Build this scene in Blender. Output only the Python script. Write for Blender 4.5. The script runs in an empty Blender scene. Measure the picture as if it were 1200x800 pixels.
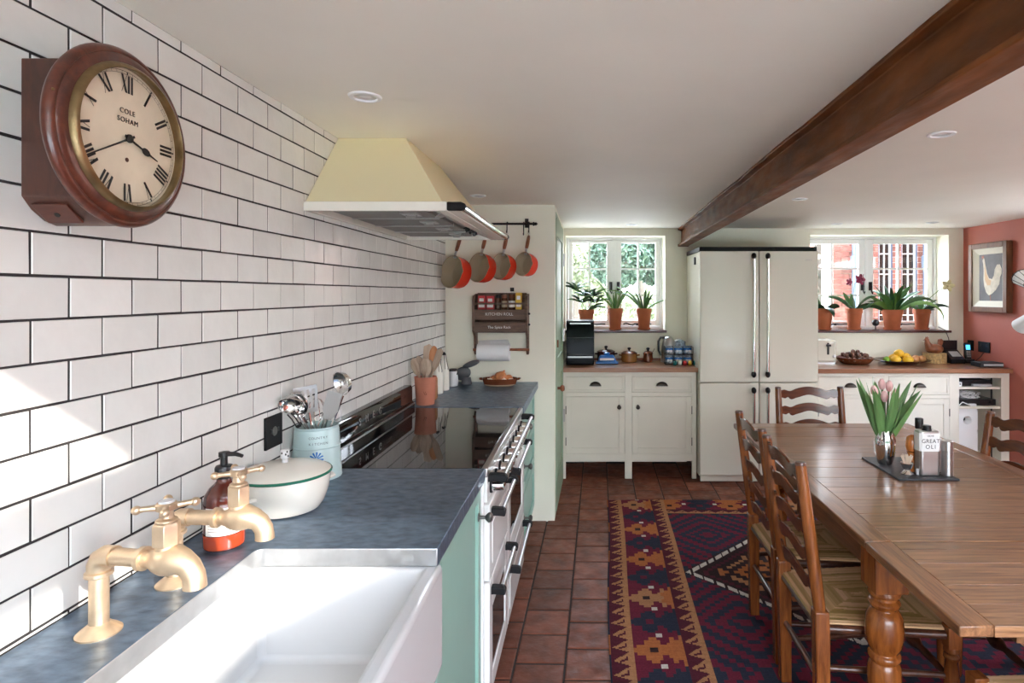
import bpy, math, random
import numpy as np
from mathutils import Vector, Matrix
R = random.Random(7)
PI = math.pi
SC = bpy.context.scene
COL = SC.collection
rad = math.radians
# ------------------------------------------------------------------ camera
F_PX, HC = 703.0, 1.5
cam_d = bpy.data.cameras.new('camera')
cam_d.sensor_fit = 'HORIZONTAL'; cam_d.sensor_width = 36
cam_d.lens = 36 * F_PX / 1200
cam_d.shift_x = -(690 - 600) / 1200
cam_d.shift_y = -(400 - 344) / 1200
cam_d.clip_start = .02
cam = bpy.data.objects.new('camera', cam_d); COL.objects.link(cam)
cam.location = (0, 0, HC); cam.rotation_euler = (PI/2, 0, 0)
SC.camera = cam
# ------------------------------------------------------------------ world, sun, exposure
SC.view_settings.view_transform = 'Standard'; SC.view_settings.look = 'None'
SC.view_settings.gamma = 1; SC.view_settings.use_curve_mapping = False
SC.view_settings.exposure = 2.42
SC.cycles.use_denoising = True
SC.cycles.max_bounces = 14; SC.cycles.diffuse_bounces = 8; SC.cycles.glossy_bounces = 5
SC.cycles.transparent_max_bounces = 12; SC.cycles.sample_clamp_indirect = 8
w = bpy.data.worlds.new('world'); SC.world = w; w.use_nodes = True
nt = w.node_tree; nt.nodes.clear()
wo = nt.nodes.new('ShaderNodeOutputWorld'); bg = nt.nodes.new('ShaderNodeBackground')
tc = nt.nodes.new('ShaderNodeTexCoord'); sp = nt.nodes.new('ShaderNodeSeparateXYZ'); rp = nt.nodes.new('ShaderNodeValToRGB')
nt.links.new(tc.outputs['Generated'], sp.inputs[0]); nt.links.new(sp.outputs['Z'], rp.inputs[0])
rp.color_ramp.elements[0].position = 0.0; rp.color_ramp.elements[0].color = (.91, .94, 1.0, 1)
rp.color_ramp.elements[1].position = .8; rp.color_ramp.elements[1].color = (.58, .76, 1.0, 1)
nt.links.new(rp.outputs[0], bg.inputs[0]); nt.links.new(bg.outputs[0], wo.inputs[0])
bg.inputs[1].default_value = 4.2
SUN = Vector((-1, .63, -.485)).normalized()
sd = bpy.data.lights.new('sun', 'SUN'); sd.energy = 2.0; sd.angle = rad(.8); sd.color = (1, .93, .82)
so = bpy.data.objects.new('sun', sd); COL.objects.link(so)
so.rotation_euler = (-SUN).to_track_quat('Z', 'Y').to_euler(); so.location = (6, -4, 6)
def portal(c, sx, sy, rot):
    d = bpy.data.lights.new('portal', 'AREA'); d.shape = 'RECTANGLE'; d.size = sx; d.size_y = sy
    d.cycles.is_portal = True
    o = bpy.data.objects.new('portal', d); COL.objects.link(o); o.location = c; o.rotation_euler = rot
portal((1.3, -1.93, 1.08), 3.8, 1.9, (PI/2, 0, 0))
portal((.6675, -.485, 2.2), .935, 1.03, (0, 0, 0))
portal((1.783, -.485, 2.2), .83, 1.03, (0, 0, 0))
portal((3.53, 3.1, 1.45), 1.1, 2.2, (0, PI/2, 0))
portal((.24, 5.75, 1.6), .9, .9, (-PI/2, 0, 0))
portal((2.61, 5.75, 1.6), 1.25, .9, (-PI/2, 0, 0))
# ------------------------------------------------------------------ helpers
WORLD = {}
class MB:
    def __init__(s): s.v = []; s.f = []
    def add(s, vs, fs, M=None):
        n = len(s.v)
        s.v += [tuple(M @ Vector(v)) for v in vs] if M is not None else [tuple(v) for v in vs]
        s.f += [tuple(i + n for i in f) for f in fs]; return s
    def box(s, x0, x1, y0, y1, z0, z1, M=None):
        vs = [(x, y, z) for z in (z0, z1) for y in (y0, y1) for x in (x0, x1)]
        return s.add(vs, [(0,2,3,1),(4,5,7,6),(0,1,5,4),(2,6,7,3),(0,4,6,2),(1,3,7,5)], M)
    def lathe(s, prof, seg=24, M=None, cap=True, sx=1, sy=1):
        vs = []; fs = []; n = len(prof)
        for r, z in prof:
            for k in range(seg):
                a = 2*PI*k/seg; vs.append((r*sx*math.cos(a), r*sy*math.sin(a), z))
        for i in range(n-1):
            for k in range(seg):
                k2 = (k+1) % seg
                fs.append((i*seg+k, i*seg+k2, (i+1)*seg+k2, (i+1)*seg+k))
        if cap:
            if prof[0][0] > 1e-5: fs.append(tuple(range(seg))[::-1])
            if prof[-1][0] > 1e-5: fs.append(tuple((n-1)*seg+k for k in range(seg)))
        return s.add(vs, fs, M)
    def tube(s, pts, r, seg=8, M=None, cap=True, flat=1.0):
        pts = [Vector(p) for p in pts]; n = len(pts)
        rs = r if isinstance(r, (list, tuple)) else [r]*n
        T = [(pts[min(i+1, n-1)] - pts[max(i-1, 0)]).normalized() for i in range(n)]
        u = T[0].orthogonal().normalized()
        if abs(T[0].z) < .9: u = (Vector((0,0,1)) - T[0]*T[0].z).normalized()
        vs = []; fs = []
        for i in range(n):
            u = (u - T[i]*u.dot(T[i])).normalized(); b = T[i].cross(u)
            for k in range(seg):
                a = 2*PI*k/seg; vs.append(pts[i] + u*rs[i]*math.cos(a) + b*rs[i]*flat*math.sin(a))
        for i in range(n-1):
            for k in range(seg):
                k2 = (k+1) % seg; fs.append((i*seg+k, i*seg+k2, (i+1)*seg+k2, (i+1)*seg+k))
        if cap: fs.append(tuple(range(seg))[::-1]); fs.append(tuple((n-1)*seg+k for k in range(seg)))
        return s.add(vs, fs, M)
    def prism(s, poly, z0, z1, M=None):
        n = len(poly)
        vs = [(x, y, z0) for x, y in poly] + [(x, y, z1) for x, y in poly]
        fs = [tuple(range(n))[::-1], tuple(range(n, 2*n))] + [(i, (i+1) % n, n+(i+1) % n, n+i) for i in range(n)]
        return s.add(vs, fs, M)
    def ell(s, c, rx, ry, rz, seg=16, rings=10, M=None):
        vs = []; fs = []
        for i in range(rings+1):
            t = PI*i/rings
            for k in range(seg):
                a = 2*PI*k/seg
                vs.append((c[0]+rx*math.sin(t)*math.cos(a), c[1]+ry*math.sin(t)*math.sin(a), c[2]-rz*math.cos(t)))
        for i in range(rings):
            for k in range(seg):
                k2 = (k+1) % seg; fs.append((i*seg+k, i*seg+k2, (i+1)*seg+k2, (i+1)*seg+k))
        return s.add(vs, fs, M)
    def grid(s, fn, nu, nv):
        vs = [fn(i/nu, j/nv) for j in range(nv+1) for i in range(nu+1)]
        fs = [(j*(nu+1)+i, j*(nu+1)+i+1, (j+1)*(nu+1)+i+1, (j+1)*(nu+1)+i) for j in range(nv) for i in range(nu)]
        return s.add(vs, fs)
    def mesh(s, name, m, ang=38, shift=None):
        me = bpy.data.meshes.new(name)
        vs = s.v if shift is None else [(x-shift[0], y-shift[1], z-shift[2]) for x, y, z in s.v]
        me.from_pydata(vs, [], s.f)
        if m is not None: me.materials.append(m)
        me.shade_smooth(); me.set_sharp_from_angle(angle=rad(ang)); me.update()
        return me
    def build(s, name, m, parent=None, bev=0, seg=2, ang=38, label=None):
        sh = WORLD.get(parent.name) if parent is not None else None
        o = bpy.data.objects.new(name, s.mesh(name, m, ang, sh)); COL.objects.link(o)
        if parent is not None:
            o.parent = parent
            if sh is not None: WORLD[o.name] = sh
        if bev:
            b = o.modifiers.new('bevel', 'BEVEL'); b.width = bev; b.segments = seg; b.limit_method = 'ANGLE'; b.angle_limit = rad(40)
        if label: o['label'] = label
        return o
def box(name, m, x0, x1, y0, y1, z0, z1, parent=None, bev=0, label=None):
    return MB().box(x0, x1, y0, y1, z0, z1).build(name, m, parent, bev, label=label)
def tag(o, label, cat, group=None, kind=None):
    o['label'] = label; o['category'] = cat
    if group: o['group'] = group
    if kind: o['kind'] = kind
    return o
def thing(name, label, cat, loc=(0,0,0), rz=0, group=None, world=False):
    o = bpy.data.objects.new(name, None); COL.objects.link(o); o.empty_display_size = .05
    o.location = loc; o.rotation_euler = (0, 0, rz); tag(o, label, cat, group)
    if world: WORLD[o.name] = tuple(loc)
    return o
def struct(o): o['kind'] = 'structure'; return o
def copy_tree(o, parent=None):
    c = o.copy(); COL.objects.link(c); c.parent = parent
    for ch in list(o.children): copy_tree(ch, c)
    return c
def dup(o, label, loc, rz=None, group=None):
    c = copy_tree(o); c['label'] = label; c.location = loc
    if rz is not None: c.rotation_euler = (0, 0, rz)
    if group: c['group'] = group
    return c
def text(name, body, m, size, loc, rot, parent, ext=.0004, space=1.0, sx=1.0, align='CENTER'):
    cu = bpy.data.curves.new(name, 'FONT'); cu.body = body; cu.size = size; cu.extrude = ext
    cu.align_x = align; cu.align_y = 'CENTER'; cu.space_character = space; cu.materials.append(m)
    tmp = bpy.data.objects.new('tmp', cu); me = bpy.data.meshes.new_from_object(tmp); bpy.data.objects.remove(tmp)
    o = bpy.data.objects.new(name, me); COL.objects.link(o); o.parent = parent
    sh = WORLD.get(parent.name)
    if sh is not None: loc = (loc[0]-sh[0], loc[1]-sh[1], loc[2]-sh[2])
    o.location = loc; o.rotation_euler = rot; o.scale = (sx, 1, 1)
    return o
def Mt(x, y, z): return Matrix.Translation((x, y, z))
def Mr(a, ax): return Matrix.Rotation(a, 4, ax)
# ------------------------------------------------------------------ materials
def nodes(name):
    m = bpy.data.materials.new(name); m.use_nodes = True
    t = m.node_tree; b = t.nodes['Principled BSDF']; return m, t, b
def mat(name, c, rough=.5, metal=0, var=0, vscale=8, bump=0, bscale=40, coat=0, rnd=0, trans=0, spec=None, stretch=None, rvar=0):
    m, t, b = nodes(name); L = t.links.new
    b.inputs['Base Color'].default_value = (*c, 1); b.inputs['Roughness'].default_value = rough; b.inputs['Metallic'].default_value = metal
    if coat: b.inputs['Coat Weight'].default_value = coat; b.inputs['Coat Roughness'].default_value = .08
    if trans: b.inputs['Transmission Weight'].default_value = trans
    if spec is not None: b.inputs['Specular IOR Level'].default_value = spec
    if var or bump or rvar:
        tc = t.nodes.new('ShaderNodeTexCoord'); co = tc.outputs['Object']
        if stretch:
            mp = t.nodes.new('ShaderNodeMapping'); mp.inputs['Scale'].default_value = stretch; L(co, mp.inputs[0]); co = mp.outputs[0]
        if rnd:
            oi = t.nodes.new('ShaderNodeObjectInfo'); ms = t.nodes.new('ShaderNodeVectorMath'); ms.operation = 'SCALE'; ms.inputs[0].default_value = (17, 29, 23); L(oi.outputs['Random'], ms.inputs['Scale'])
            ad = t.nodes.new('ShaderNodeVectorMath'); ad.operation = 'ADD'; L(co, ad.inputs[0]); L(ms.outputs[0], ad.inputs[1]); co = ad.outputs[0]
    last = None
    if var:
        n = t.nodes.new('ShaderNodeTexNoise'); n.inputs['Scale'].default_value = vscale; n.inputs['Detail'].default_value = 5; L(co, n.inputs['Vector'])
        mr = t.nodes.new('ShaderNodeMapRange'); mr.inputs[1].default_value = .3; mr.inputs[2].default_value = .7
        mr.inputs[3].default_value = 1-var; mr.inputs[4].default_value = 1+var; L(n.outputs[0], mr.inputs[0]); last = mr.outputs[0]
    if rnd:
        oi = t.nodes.new('ShaderNodeObjectInfo'); mr = t.nodes.new('ShaderNodeMapRange')
        mr.inputs[3].default_value = 1-rnd; mr.inputs[4].default_value = 1+rnd; L(oi.outputs['Random'], mr.inputs[0])
        if last is None: last = mr.outputs[0]
        else:
            mu = t.nodes.new('ShaderNodeMath'); mu.operation = 'MULTIPLY'; L(last, mu.inputs[0]); L(mr.outputs[0], mu.inputs[1]); last = mu.outputs[0]
    if last is not None:
        vm = t.nodes.new('ShaderNodeVectorMath'); vm.operation = 'SCALE'; vm.inputs[0].default_value = c; L(last, vm.inputs['Scale']); L(vm.outputs[0], b.inputs['Base Color'])
    if rvar:
        n = t.nodes.new('ShaderNodeTexNoise'); n.inputs['Scale'].default_value = vscale*1.7; n.inputs['Detail'].default_value = 4; L(co, n.inputs['Vector'])
        mr = t.nodes.new('ShaderNodeMapRange'); mr.inputs[1].default_value = .3; mr.inputs[2].default_value = .7
        mr.inputs[3].default_value = max(.02, rough-rvar); mr.inputs[4].default_value = rough+rvar; L(n.outputs[0], mr.inputs[0]); L(mr.outputs[0], b.inputs['Roughness'])
    if bump:
        n = t.nodes.new('ShaderNodeTexNoise'); n.inputs['Scale'].default_value = bscale; n.inputs['Detail'].default_value = 3; L(co, n.inputs['Vector'])
        bp = t.nodes.new('ShaderNodeBump'); bp.inputs['Strength'].default_value = bump; bp.inputs['Distance'].default_value = .01; L(n.outputs[0], bp.inputs['Height']); L(bp.outputs[0], b.inputs['Normal'])
    return m
def wood(name, c1, c2, stretch=(2, 20, 20), scale=3, rough=.35, coat=0, rnd=.15, bump=.08):
    m, t, b = nodes(name); L = t.links.new
    tc = t.nodes.new('ShaderNodeTexCoord'); mp = t.nodes.new('ShaderNodeMapping'); mp.inputs['Scale'].default_value = stretch
    L(tc.outputs['Object'], mp.inputs[0])
    oi = t.nodes.new('ShaderNodeObjectInfo'); ad = t.nodes.new('ShaderNodeVectorMath'); ad.operation = 'ADD'
    ms = t.nodes.new('ShaderNodeVectorMath'); ms.operation = 'SCALE'; ms.inputs[0].default_value = (7, 11, 5); L(oi.outputs['Random'], ms.inputs['Scale'])
    L(mp.outputs[0], ad.inputs[0]); L(ms.outputs[0], ad.inputs[1])
    n = t.nodes.new('ShaderNodeTexNoise'); n.inputs['Scale'].default_value = scale; n.inputs['Detail'].default_value = 7; n.inputs['Roughness'].default_value = .62; n.inputs['Distortion'].default_value = .6
    L(ad.outputs[0], n.inputs['Vector'])
    r = t.nodes.new('ShaderNodeValToRGB'); r.color_ramp.elements[0].position = .32; r.color_ramp.elements[1].position = .7
    r.color_ramp.elements[0].color = (*c1, 1); r.color_ramp.elements[1].color = (*c2, 1); L(n.outputs[0], r.inputs[0])
    mr = t.nodes.new('ShaderNodeMapRange'); mr.inputs[3].default_value = 1-rnd; mr.inputs[4].default_value = 1+rnd; L(oi.outputs['Random'], mr.inputs[0])
    vm = t.nodes.new('ShaderNodeVectorMath'); vm.operation = 'SCALE'; L(r.outputs[0], vm.inputs[0]); L(mr.outputs[0], vm.inputs['Scale']); L(vm.outputs[0], b.inputs['Base Color'])
    b.inputs['Roughness'].default_value = rough
    if coat: b.inputs['Coat Weight'].default_value = coat; b.inputs['Coat Roughness'].default_value = .12
    bp = t.nodes.new('ShaderNodeBump'); bp.inputs['Strength'].default_value = bump; bp.inputs['Distance'].default_value = .004; L(n.outputs[0], bp.inputs['Height']); L(bp.outputs[0], b.inputs['Normal'])
    return m
def glass(name, tint=(1, 1, 1), gloss=.08):
    m = bpy.data.materials.new(name); m.use_nodes = True; t = m.node_tree; t.nodes.clear(); L = t.links.new
    o = t.nodes.new('ShaderNodeOutputMaterial'); mx = t.nodes.new('ShaderNodeMixShader'); tr = t.nodes.new('ShaderNodeBsdfTransparent'); gl = t.nodes.new('ShaderNodeBsdfGlossy')
    lw = t.nodes.new('ShaderNodeLayerWeight'); lw.inputs[0].default_value = .5
    pw = t.nodes.new('ShaderNodeMath'); pw.operation = 'POWER'; pw.inputs[1].default_value = 5; L(lw.outputs['Facing'], pw.inputs[0])
    fr = t.nodes.new('ShaderNodeMath'); fr.operation = 'MULTIPLY_ADD'; fr.inputs[1].default_value = .9; fr.inputs[2].default_value = .04; L(pw.outputs[0], fr.inputs[0])
    tr.inputs[0].default_value = (*tint, 1); gl.inputs['Roughness'].default_value = .02
    L(fr.outputs[0], mx.inputs[0]); L(tr.outputs[0], mx.inputs[1]); L(gl.outputs[0], mx.inputs[2]); L(mx.outputs[0], o.inputs[0]); return m
M = dict(
 wall=mat('wall_paint', (.85, .82, .68), .7, var=.03, vscale=3, bump=.03, bscale=60),
 ceil=mat('ceiling_paint', (.87, .83, .73), .6, var=.03, vscale=2, bump=.05, bscale=7),
 pink=mat('terracotta_paint', (.46, .125, .085), .55, var=.06, vscale=3, bump=.03, bscale=50),
 grout=mat('dark_grout', (.025, .022, .022), .9, bump=.2, bscale=200),
 tile=mat('glazed_white_tile', (.735, .73, .695), .13, var=.035, vscale=9, bump=.28, bscale=11, rnd=.05, rvar=.05),
 quarry=mat('quarry_tile', (.17, .054, .030), .5, spec=.3, var=.35, vscale=11, bump=.35, bscale=35, rnd=.25, rvar=.14),
 mortar=mat('floor_mortar', (.03, .022, .02), .9, bump=.3, bscale=150),
 zinc=mat('zinc', (.135, .19, .265), .38, .7, var=.32, vscale=26, bump=.04, bscale=90, rvar=.08, stretch=(1, 1.8, 1)),
 zincedge=mat('pale_zinc', (.5, .51, .52), .38, .8, var=.12, vscale=20, rvar=.1),
 ceramic=mat('white_fireclay', (.58, .58, .58), .1, bump=.03, bscale=8),
 brass=mat('aged_brass', (.66, .50, .34), .42, .8, var=.10, vscale=35, rvar=.08),
 mint=mat('mint_paint', (.27, .44, .37), .42, var=.03, vscale=6, bump=.02, bscale=80),
 sage=mat('sage_door_paint', (.27, .36, .24), .45, var=.05, vscale=6),
 cream=mat('cream_cabinet_paint', (.78, .735, .63), .42, var=.025, vscale=5, bump=.02, bscale=70),
 hood=mat('cream_enamel', (.83, .735, .48), .36),
 hoodlip=mat('ivory_enamel', (.80, .77, .68), .25),
 white=mat('white_gloss_paint', (.84, .84, .83), .3),
 enamelw=mat('white_enamel', (.82, .81, .79), .18),
 fridge=mat('cream_fridge_enamel', (.77, .75, .64), .16, bump=.012, bscale=3),
 ovengl=mat('oven_black', (.004, .004, .005), .08, spec=.05),
 steel=mat('brushed_steel', (.52, .51, .50), .3, 1),
 chrome=mat('chrome', (.78, .77, .76), .09, 1),
 filt=mat('filter_steel', (.22, .205, .19), .5, .4),
 black=mat('black_plastic', (.012, .012, .013), .28),
 blackgl=mat('black_glass', (.005, .005, .006), .03, spec=.4),
 blackmat=mat('matt_black', (.010, .010, .011), .6, spec=.25),
 iron=mat('blackened_iron', (.02, .018, .017), .5, .5),
 pewter=mat('pewter', (.20, .19, .18), .36, .9),
 bronze=mat('dark_bronze', (.045, .036, .03), .38, .8),
 beam=mat('rust_painted_steel', (.165, .05, .010), .55, 0, spec=.3, var=.45, vscale=5, bump=.12, bscale=40, stretch=(3, .8, 3), rvar=.12),
 mahog=wood('mahogany', (.055, .013, .008), (.14, .034, .016), (3, 12, 12), 3, .3, coat=.3, rnd=.05),
 mahogd=wood('dark_mahogany', (.05, .018, .012), (.11, .036, .02), (12, 12, 3), 3, .35, coat=.2, rnd=.05),
 brassold=mat('old_brass', (.24, .165, .08), .34, .85, var=.3, vscale=30),
 dial=mat('aged_dial', (.70, .61, .46), .45, var=.08, vscale=12),
 ink=mat('black_ink', (.012, .011, .01), .5),
 oak=wood('polished_oak_along', (.095, .036, .013), (.30, .135, .056), (26, 1.6, 26), 3.2, .3, coat=.25, rnd=.15, bump=.02),
 oakx=wood('polished_oak_across', (.115, .047, .019), (.36, .18, .083), (1.6, 26, 26), 3.2, .3, coat=.25, rnd=.15, bump=.02),
 oakz=wood('turned_oak', (.13, .033, .006), (.34, .105, .02), (16, 16, 2), 2.6, .25, coat=.15, rnd=.1),
 elm=wood('chair_elm', (.10, .027, .007), (.29, .088, .02), (18, 18, 2), 2.6, .25, coat=.15, rnd=.1),
 slatw=wood('chair_slat_wood', (.06, .015, .006), (.17, .045, .014), (2, 18, 18), 2.6, .22, coat=.25, rnd=.12),
 darkw=wood('dark_stretcher_wood', (.04, .014, .008), (.12, .038, .017), (12, 12, 12), 2, .3, coat=.3, rnd=.1),
 rush=mat('woven_rush', (.52, .34, .18), .7, var=.25, vscale=60),
 beech=wood('beech_worktop', (.25, .105, .05), (.37, .17, .085), (1.5, 22, 22), 2.6, .28, coat=.3, rnd=.1),
 sillw=mat('oxblood_sill_paint', (.07, .014, .012), .3),
 rackw=wood('weathered_rack_wood', (.07, .038, .025), (.17, .095, .06), (3, 16, 16), 3, .6, rnd=.12),
 spoonw=wood('pale_spoon_wood', (.28, .19, .13), (.47, .36, .27), (14, 14, 2), 3, .65, rnd=.25),
 boardw=wood('orange_board_wood', (.42, .15, .05), (.6, .26, .1), (14, 14, 2), 3, .5, rnd=.1),
 terra=mat('terracotta', (.42, .115, .042), .75, var=.12, vscale=14, bump=.05, bscale=90, rnd=.08),
 terrap=mat('pale_terracotta', (.50, .18, .11), .7, var=.08, vscale=12),
 brownc=mat('brown_glaze', (.16, .045, .018), .2, var=.2, vscale=20),
 darkc=mat('dark_glaze', (.05, .014, .01), .15),
 caramel=mat('caramel_glaze', (.30, .13, .035), .2, var=.15, vscale=10),
 blue=mat('blue_glaze', (.02, .15, .48), .18),
 orange=mat('flame_enamel', (.75, .045, .02), .15, var=.12, vscale=7),
 tan=mat('sand_enamel', (.46, .36, .245), .16, var=.04, vscale=8),
 paper=mat('paper', (.83, .83, .83), .9, bump=.1, bscale=120),
 card=mat('white_card', (.8, .8, .78), .7),
 amber=mat('amber_glass', (.10, .018, .010), .06, coat=.4),
 sun_glow=mat('painted_sun_glow', (.36, .05, .016), .1, coat=.4),
 crock=mat('duck_egg_enamel', (.46, .60, .59), .3, var=.04, vscale=8),
 creamen=mat('cream_pan_enamel', (.78, .74, .65), .16),
 greenrim=mat('green_rim', (.02, .15, .09), .25),
 greyc=mat('slate_grey_ceramic', (.085, .088, .095), .5, var=.1, vscale=20),
 slate=mat('slate', (.035, .037, .042), .5, var=.2, vscale=30, bump=.15, bscale=60),
 red=mat('red_print', (.55, .03, .035), .4), yellow=mat('yellow_print', (.75, .48, .04), .4),
 brownj=mat('brown_jar', (.10, .04, .02), .2), labelw=mat('label_white', (.8, .78, .74), .6),
 leaf=mat('leaf_green', (.055, .145, .035), .38, var=.3, vscale=9, rnd=.3),
 leafl=mat('light_leaf_green', (.13, .26, .055), .4, var=.25, vscale=9, rnd=.25),
 leafd=mat('dark_leaf_green', (.022, .075, .028), .3, var=.3, vscale=9, rnd=.3),
 tulipl=mat('tulip_leaf', (.13, .26, .085), .42, var=.2, vscale=9, rnd=.2),
 petal=mat('pink_petal', (.80, .50, .47), .5, var=.15, vscale=25),
 magenta=mat('magenta_petal', (.22, .006, .045), .5), creamp=mat('cream_petal', (.8, .74, .42), .5),
 soil=mat('soil', (.03, .02, .015), .95, bump=.6, bscale=90),
 onion=mat('onion_skin', (.55, .20, .075), .3, var=.25, vscale=30, rnd=.15),
 garlic=mat('garlic_skin', (.72, .62, .52), .5, var=.1, vscale=30, rnd=.1),
 nut=mat('walnut_shell', (.16, .068, .04), .55, var=.3, vscale=60, bump=.5, bscale=90, rnd=.3),
 lime=mat('lime_peel', (.20, .36, .03), .4), lemon=mat('lemon_peel', (.83, .47, .03), .4, bump=.15, bscale=150, rnd=.08),
 mango=mat('ripe_mango', (.40, .17, .05), .4, var=.3, vscale=15), avoc=mat('avocado_skin', (.025, .025, .015), .45, bump=.4, bscale=120),
 wicker=mat('pale_wicker', (.55, .38, .17), .7, var=.3, vscale=60, bump=.4, bscale=120),
 henw=mat('carved_hen_wood', (.24, .075, .03), .45, var=.3, vscale=30),
 phone=mat('phone_screen', (.05, .3, .6), .2), greyp=mat('grey_plastic', (.5, .5, .52), .4),
 toaster=mat('cream_toaster', (.72, .68, .58), .2),
 canvas=mat('grey_canvas', (.16, .155, .16), .7, var=.15, vscale=12), hen=mat('painted_cream', (.66, .60, .48), .7, var=.15, vscale=30), hen2=mat('painted_buff', (.62, .42, .24), .7),
 mount=mat('cream_mount', (.72, .68, .56), .6), frame=wood('frame_walnut', (.10, .04, .018), (.19, .08, .035), (10, 10, 3), 3, .5),
 brick=mat('red_brick', (.27, .11, .085), .85, var=.3, vscale=20, bump=.4, bscale=60, rnd=.3),
 mortarl=mat('lime_mortar', (.5, .42, .38), .9), pipe=mat('blue_grey_paint', (.10, .135, .19), .4),
 bounce_stone=mat('bounce_paving', (.64, .61, .56), .8, var=.12, vscale=3),
 lawn=mat('lawn_grass', (.10, .16, .05), .9, var=.4, vscale=2, bump=.4, bscale=80), gravel=mat('pale_gravel', (.55, .49, .42), .9, var=.15, vscale=30),
 hedge=mat('yew_leaf', (.06, .105, .065), .6, var=.4, vscale=8), hedgel=mat('spring_leaf', (.33, .36, .22), .6, var=.4, vscale=8), bark=mat('bark', (.08, .065, .05), .9, bump=.5, bscale=30),
 gwall=mat('pale_pink_brickwork', (.45, .25, .19), .9, var=.25, vscale=7),
 glass=glass('window_glass'), clear=mat('clear_glass', (.95, .97, .97), .03, trans=1), 
 mush=mat('pale_straw', (.75, .62, .48), .7), orangew=wood('orange_mill_wood', (.38, .11, .02), (.55, .19, .045), (14, 14, 2), 2, .2, coat=.5),
 pat=mat('patterned_glaze', (.30, .36, .42), .2, var=.9, vscale=45),
 tread=mat('teal_glaze', (.02, .2, .2), .25),
)
# ------------------------------------------------------------------ the room
XL, XR, YB, YP, XG, ZC = -.947, 3.372, 5.4, 3.964, -.2256, 2.087
wl = struct(box('wall_left', M['grout'], -1.15, XL-.0012, -2.0, YP+.1, -.05, 2.2))
TILE = {}
def tile_mesh(wd, h):
    k = (round(wd, 4), round(h, 4))
    if k not in TILE:
        a, b, d, c = wd/2, h/2, .0052, .0018
        vs = [(0, y*a, z*b) for y, z in ((-1,-1),(1,-1),(1,1),(-1,1))] + [(d-.0014, y*(a-.0004), z*(b-.0004)) for y, z in ((-1,-1),(1,-1),(1,1),(-1,1))] + [(d, y*(a-c), z*(b-c)) for y, z in ((-1,-1),(1,-1),(1,1),(-1,1))]
        fs = [(8,9,10,11)] + [(i, (i+1)%4, 4+(i+1)%4, 4+i) for i in range(4)] + [(4+i, 4+(i+1)%4, 8+(i+1)%4, 8+i) for i in range(4)]
        TILE[k] = MB().add(vs, fs).mesh('tile', M['tile'], ang=6)
    return TILE[k]
PY, PZ, J = .1505, .0757, .0040
for k in range(-9, 8):
    z0, z1 = 1.531+PZ*k+J/2, 1.531+PZ*(k+1)-J/2
    z0, z1 = max(z0, .9185), min(z1, ZC)
    if z1-z0 < .004: continue
    yo = 1.018 if k % 2 == 0 else .9427
    for n in range(-3, 22):
        y0, y1 = yo+PY*n+J/2, yo+PY*(n+1)-J/2
        y0, y1 = max(y0, .75), min(y1, YP-.001)
        if y1-y0 < .006: continue
        if y0 > 2.3 and y1 < 2.76 and z0 > 1.81: continue
        if y0 > 2.0 and y1 < 3.08 and z1 < 1.03: continue
        zc = (z0+z1)/2
        if z0 > 1.81 and y0 > 2.02+(z1-1.8)*.95 and y1 < 3.06-(z1-1.8)*.95: continue
        o = bpy.data.objects.new('tile', tile_mesh(y1-y0, z1-z0)); COL.objects.link(o); o.parent = wl
        o.location = (XL-.0045, (y0+y1)/2 + R.uniform(-.0006, .0006), zc + R.uniform(-.0005, .0005))
        o.rotation_euler = (rad(R.uniform(-.25, .25)), rad(R.uniform(-.5, .5)), rad(R.uniform(-.45, .45)))
# floor
fl = struct(box('floor', M['mortar'], -1.15, 3.5, -2.0, 5.75, -.1, -.004))
FM = [MB().add([(x*.099, y*.099, -.02) for x, y in ((-1,-1),(1,-1),(1,1),(-1,1))] + [(x*.0985, y*.0985, -.003) for x, y in ((-1,-1),(1,-1),(1,1),(-1,1))] + [(x*.094, y*.094, R.uniform(-.0008, .0008)) for x, y in ((-1,-1),(1,-1),(1,1),(-1,1))],
     [(8,9,10,11)] + [(i, (i+1)%4, 4+(i+1)%4, 4+i) for i in range(4)] + [(4+i, 4+(i+1)%4, 8+(i+1)%4, 8+i) for i in range(4)]).mesh('tile', M['quarry'], ang=8) for _ in range(6)]
rest = MB()
for c in range(-4, 18):
    for n in range(-17, 17):
        x = -.083 + .205*(c+.5); y = (2.431 if c % 2 == 0 else 2.329) + .206*n
        xx = x + .017*(y-3.2); yy = y - .017*(x-.1)
        if not (-1.0 < xx < 3.36 and -1.85 < yy < 5.33): continue
        if xx < -.98 or (yy > 4.1 and xx < -.36): continue
        if .30 < xx < 1.95 and 1.6 < yy < 4.1: continue
        vis = (yy > 1.75 and -.46 < xx < .30) or (yy > 4.05 and xx > -.3) or (xx >= 1.95 and yy > 2.4)
        if vis:
            o = bpy.data.objects.new('tile', R.choice(FM)); COL.objects.link(o); o.parent = fl
            o.location = (xx, yy, R.uniform(-.0012, .0008)); o.rotation_euler = (rad(R.uniform(-.25,.25)), rad(R.uniform(-.25,.25)), -.017 + R.choice((0, PI/2, PI)))
        else: rest.add([(a*.0985+xx, b*.0985+yy, -.0005) for a, b in ((-1,-1),(1,-1),(1,1),(-1,1))] + [(a*.0985+xx, b*.0985+yy, -.02) for a, b in ((-1,-1),(1,-1),(1,1),(-1,1))], [(0,1,2,3)] + [(4+i, 4+(i+1)%4, (i+1)%4, i) for i in range(4)])
ro = rest.build('tile_remainder', M['quarry'], fl); ro['kind'] = 'stuff'
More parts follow.
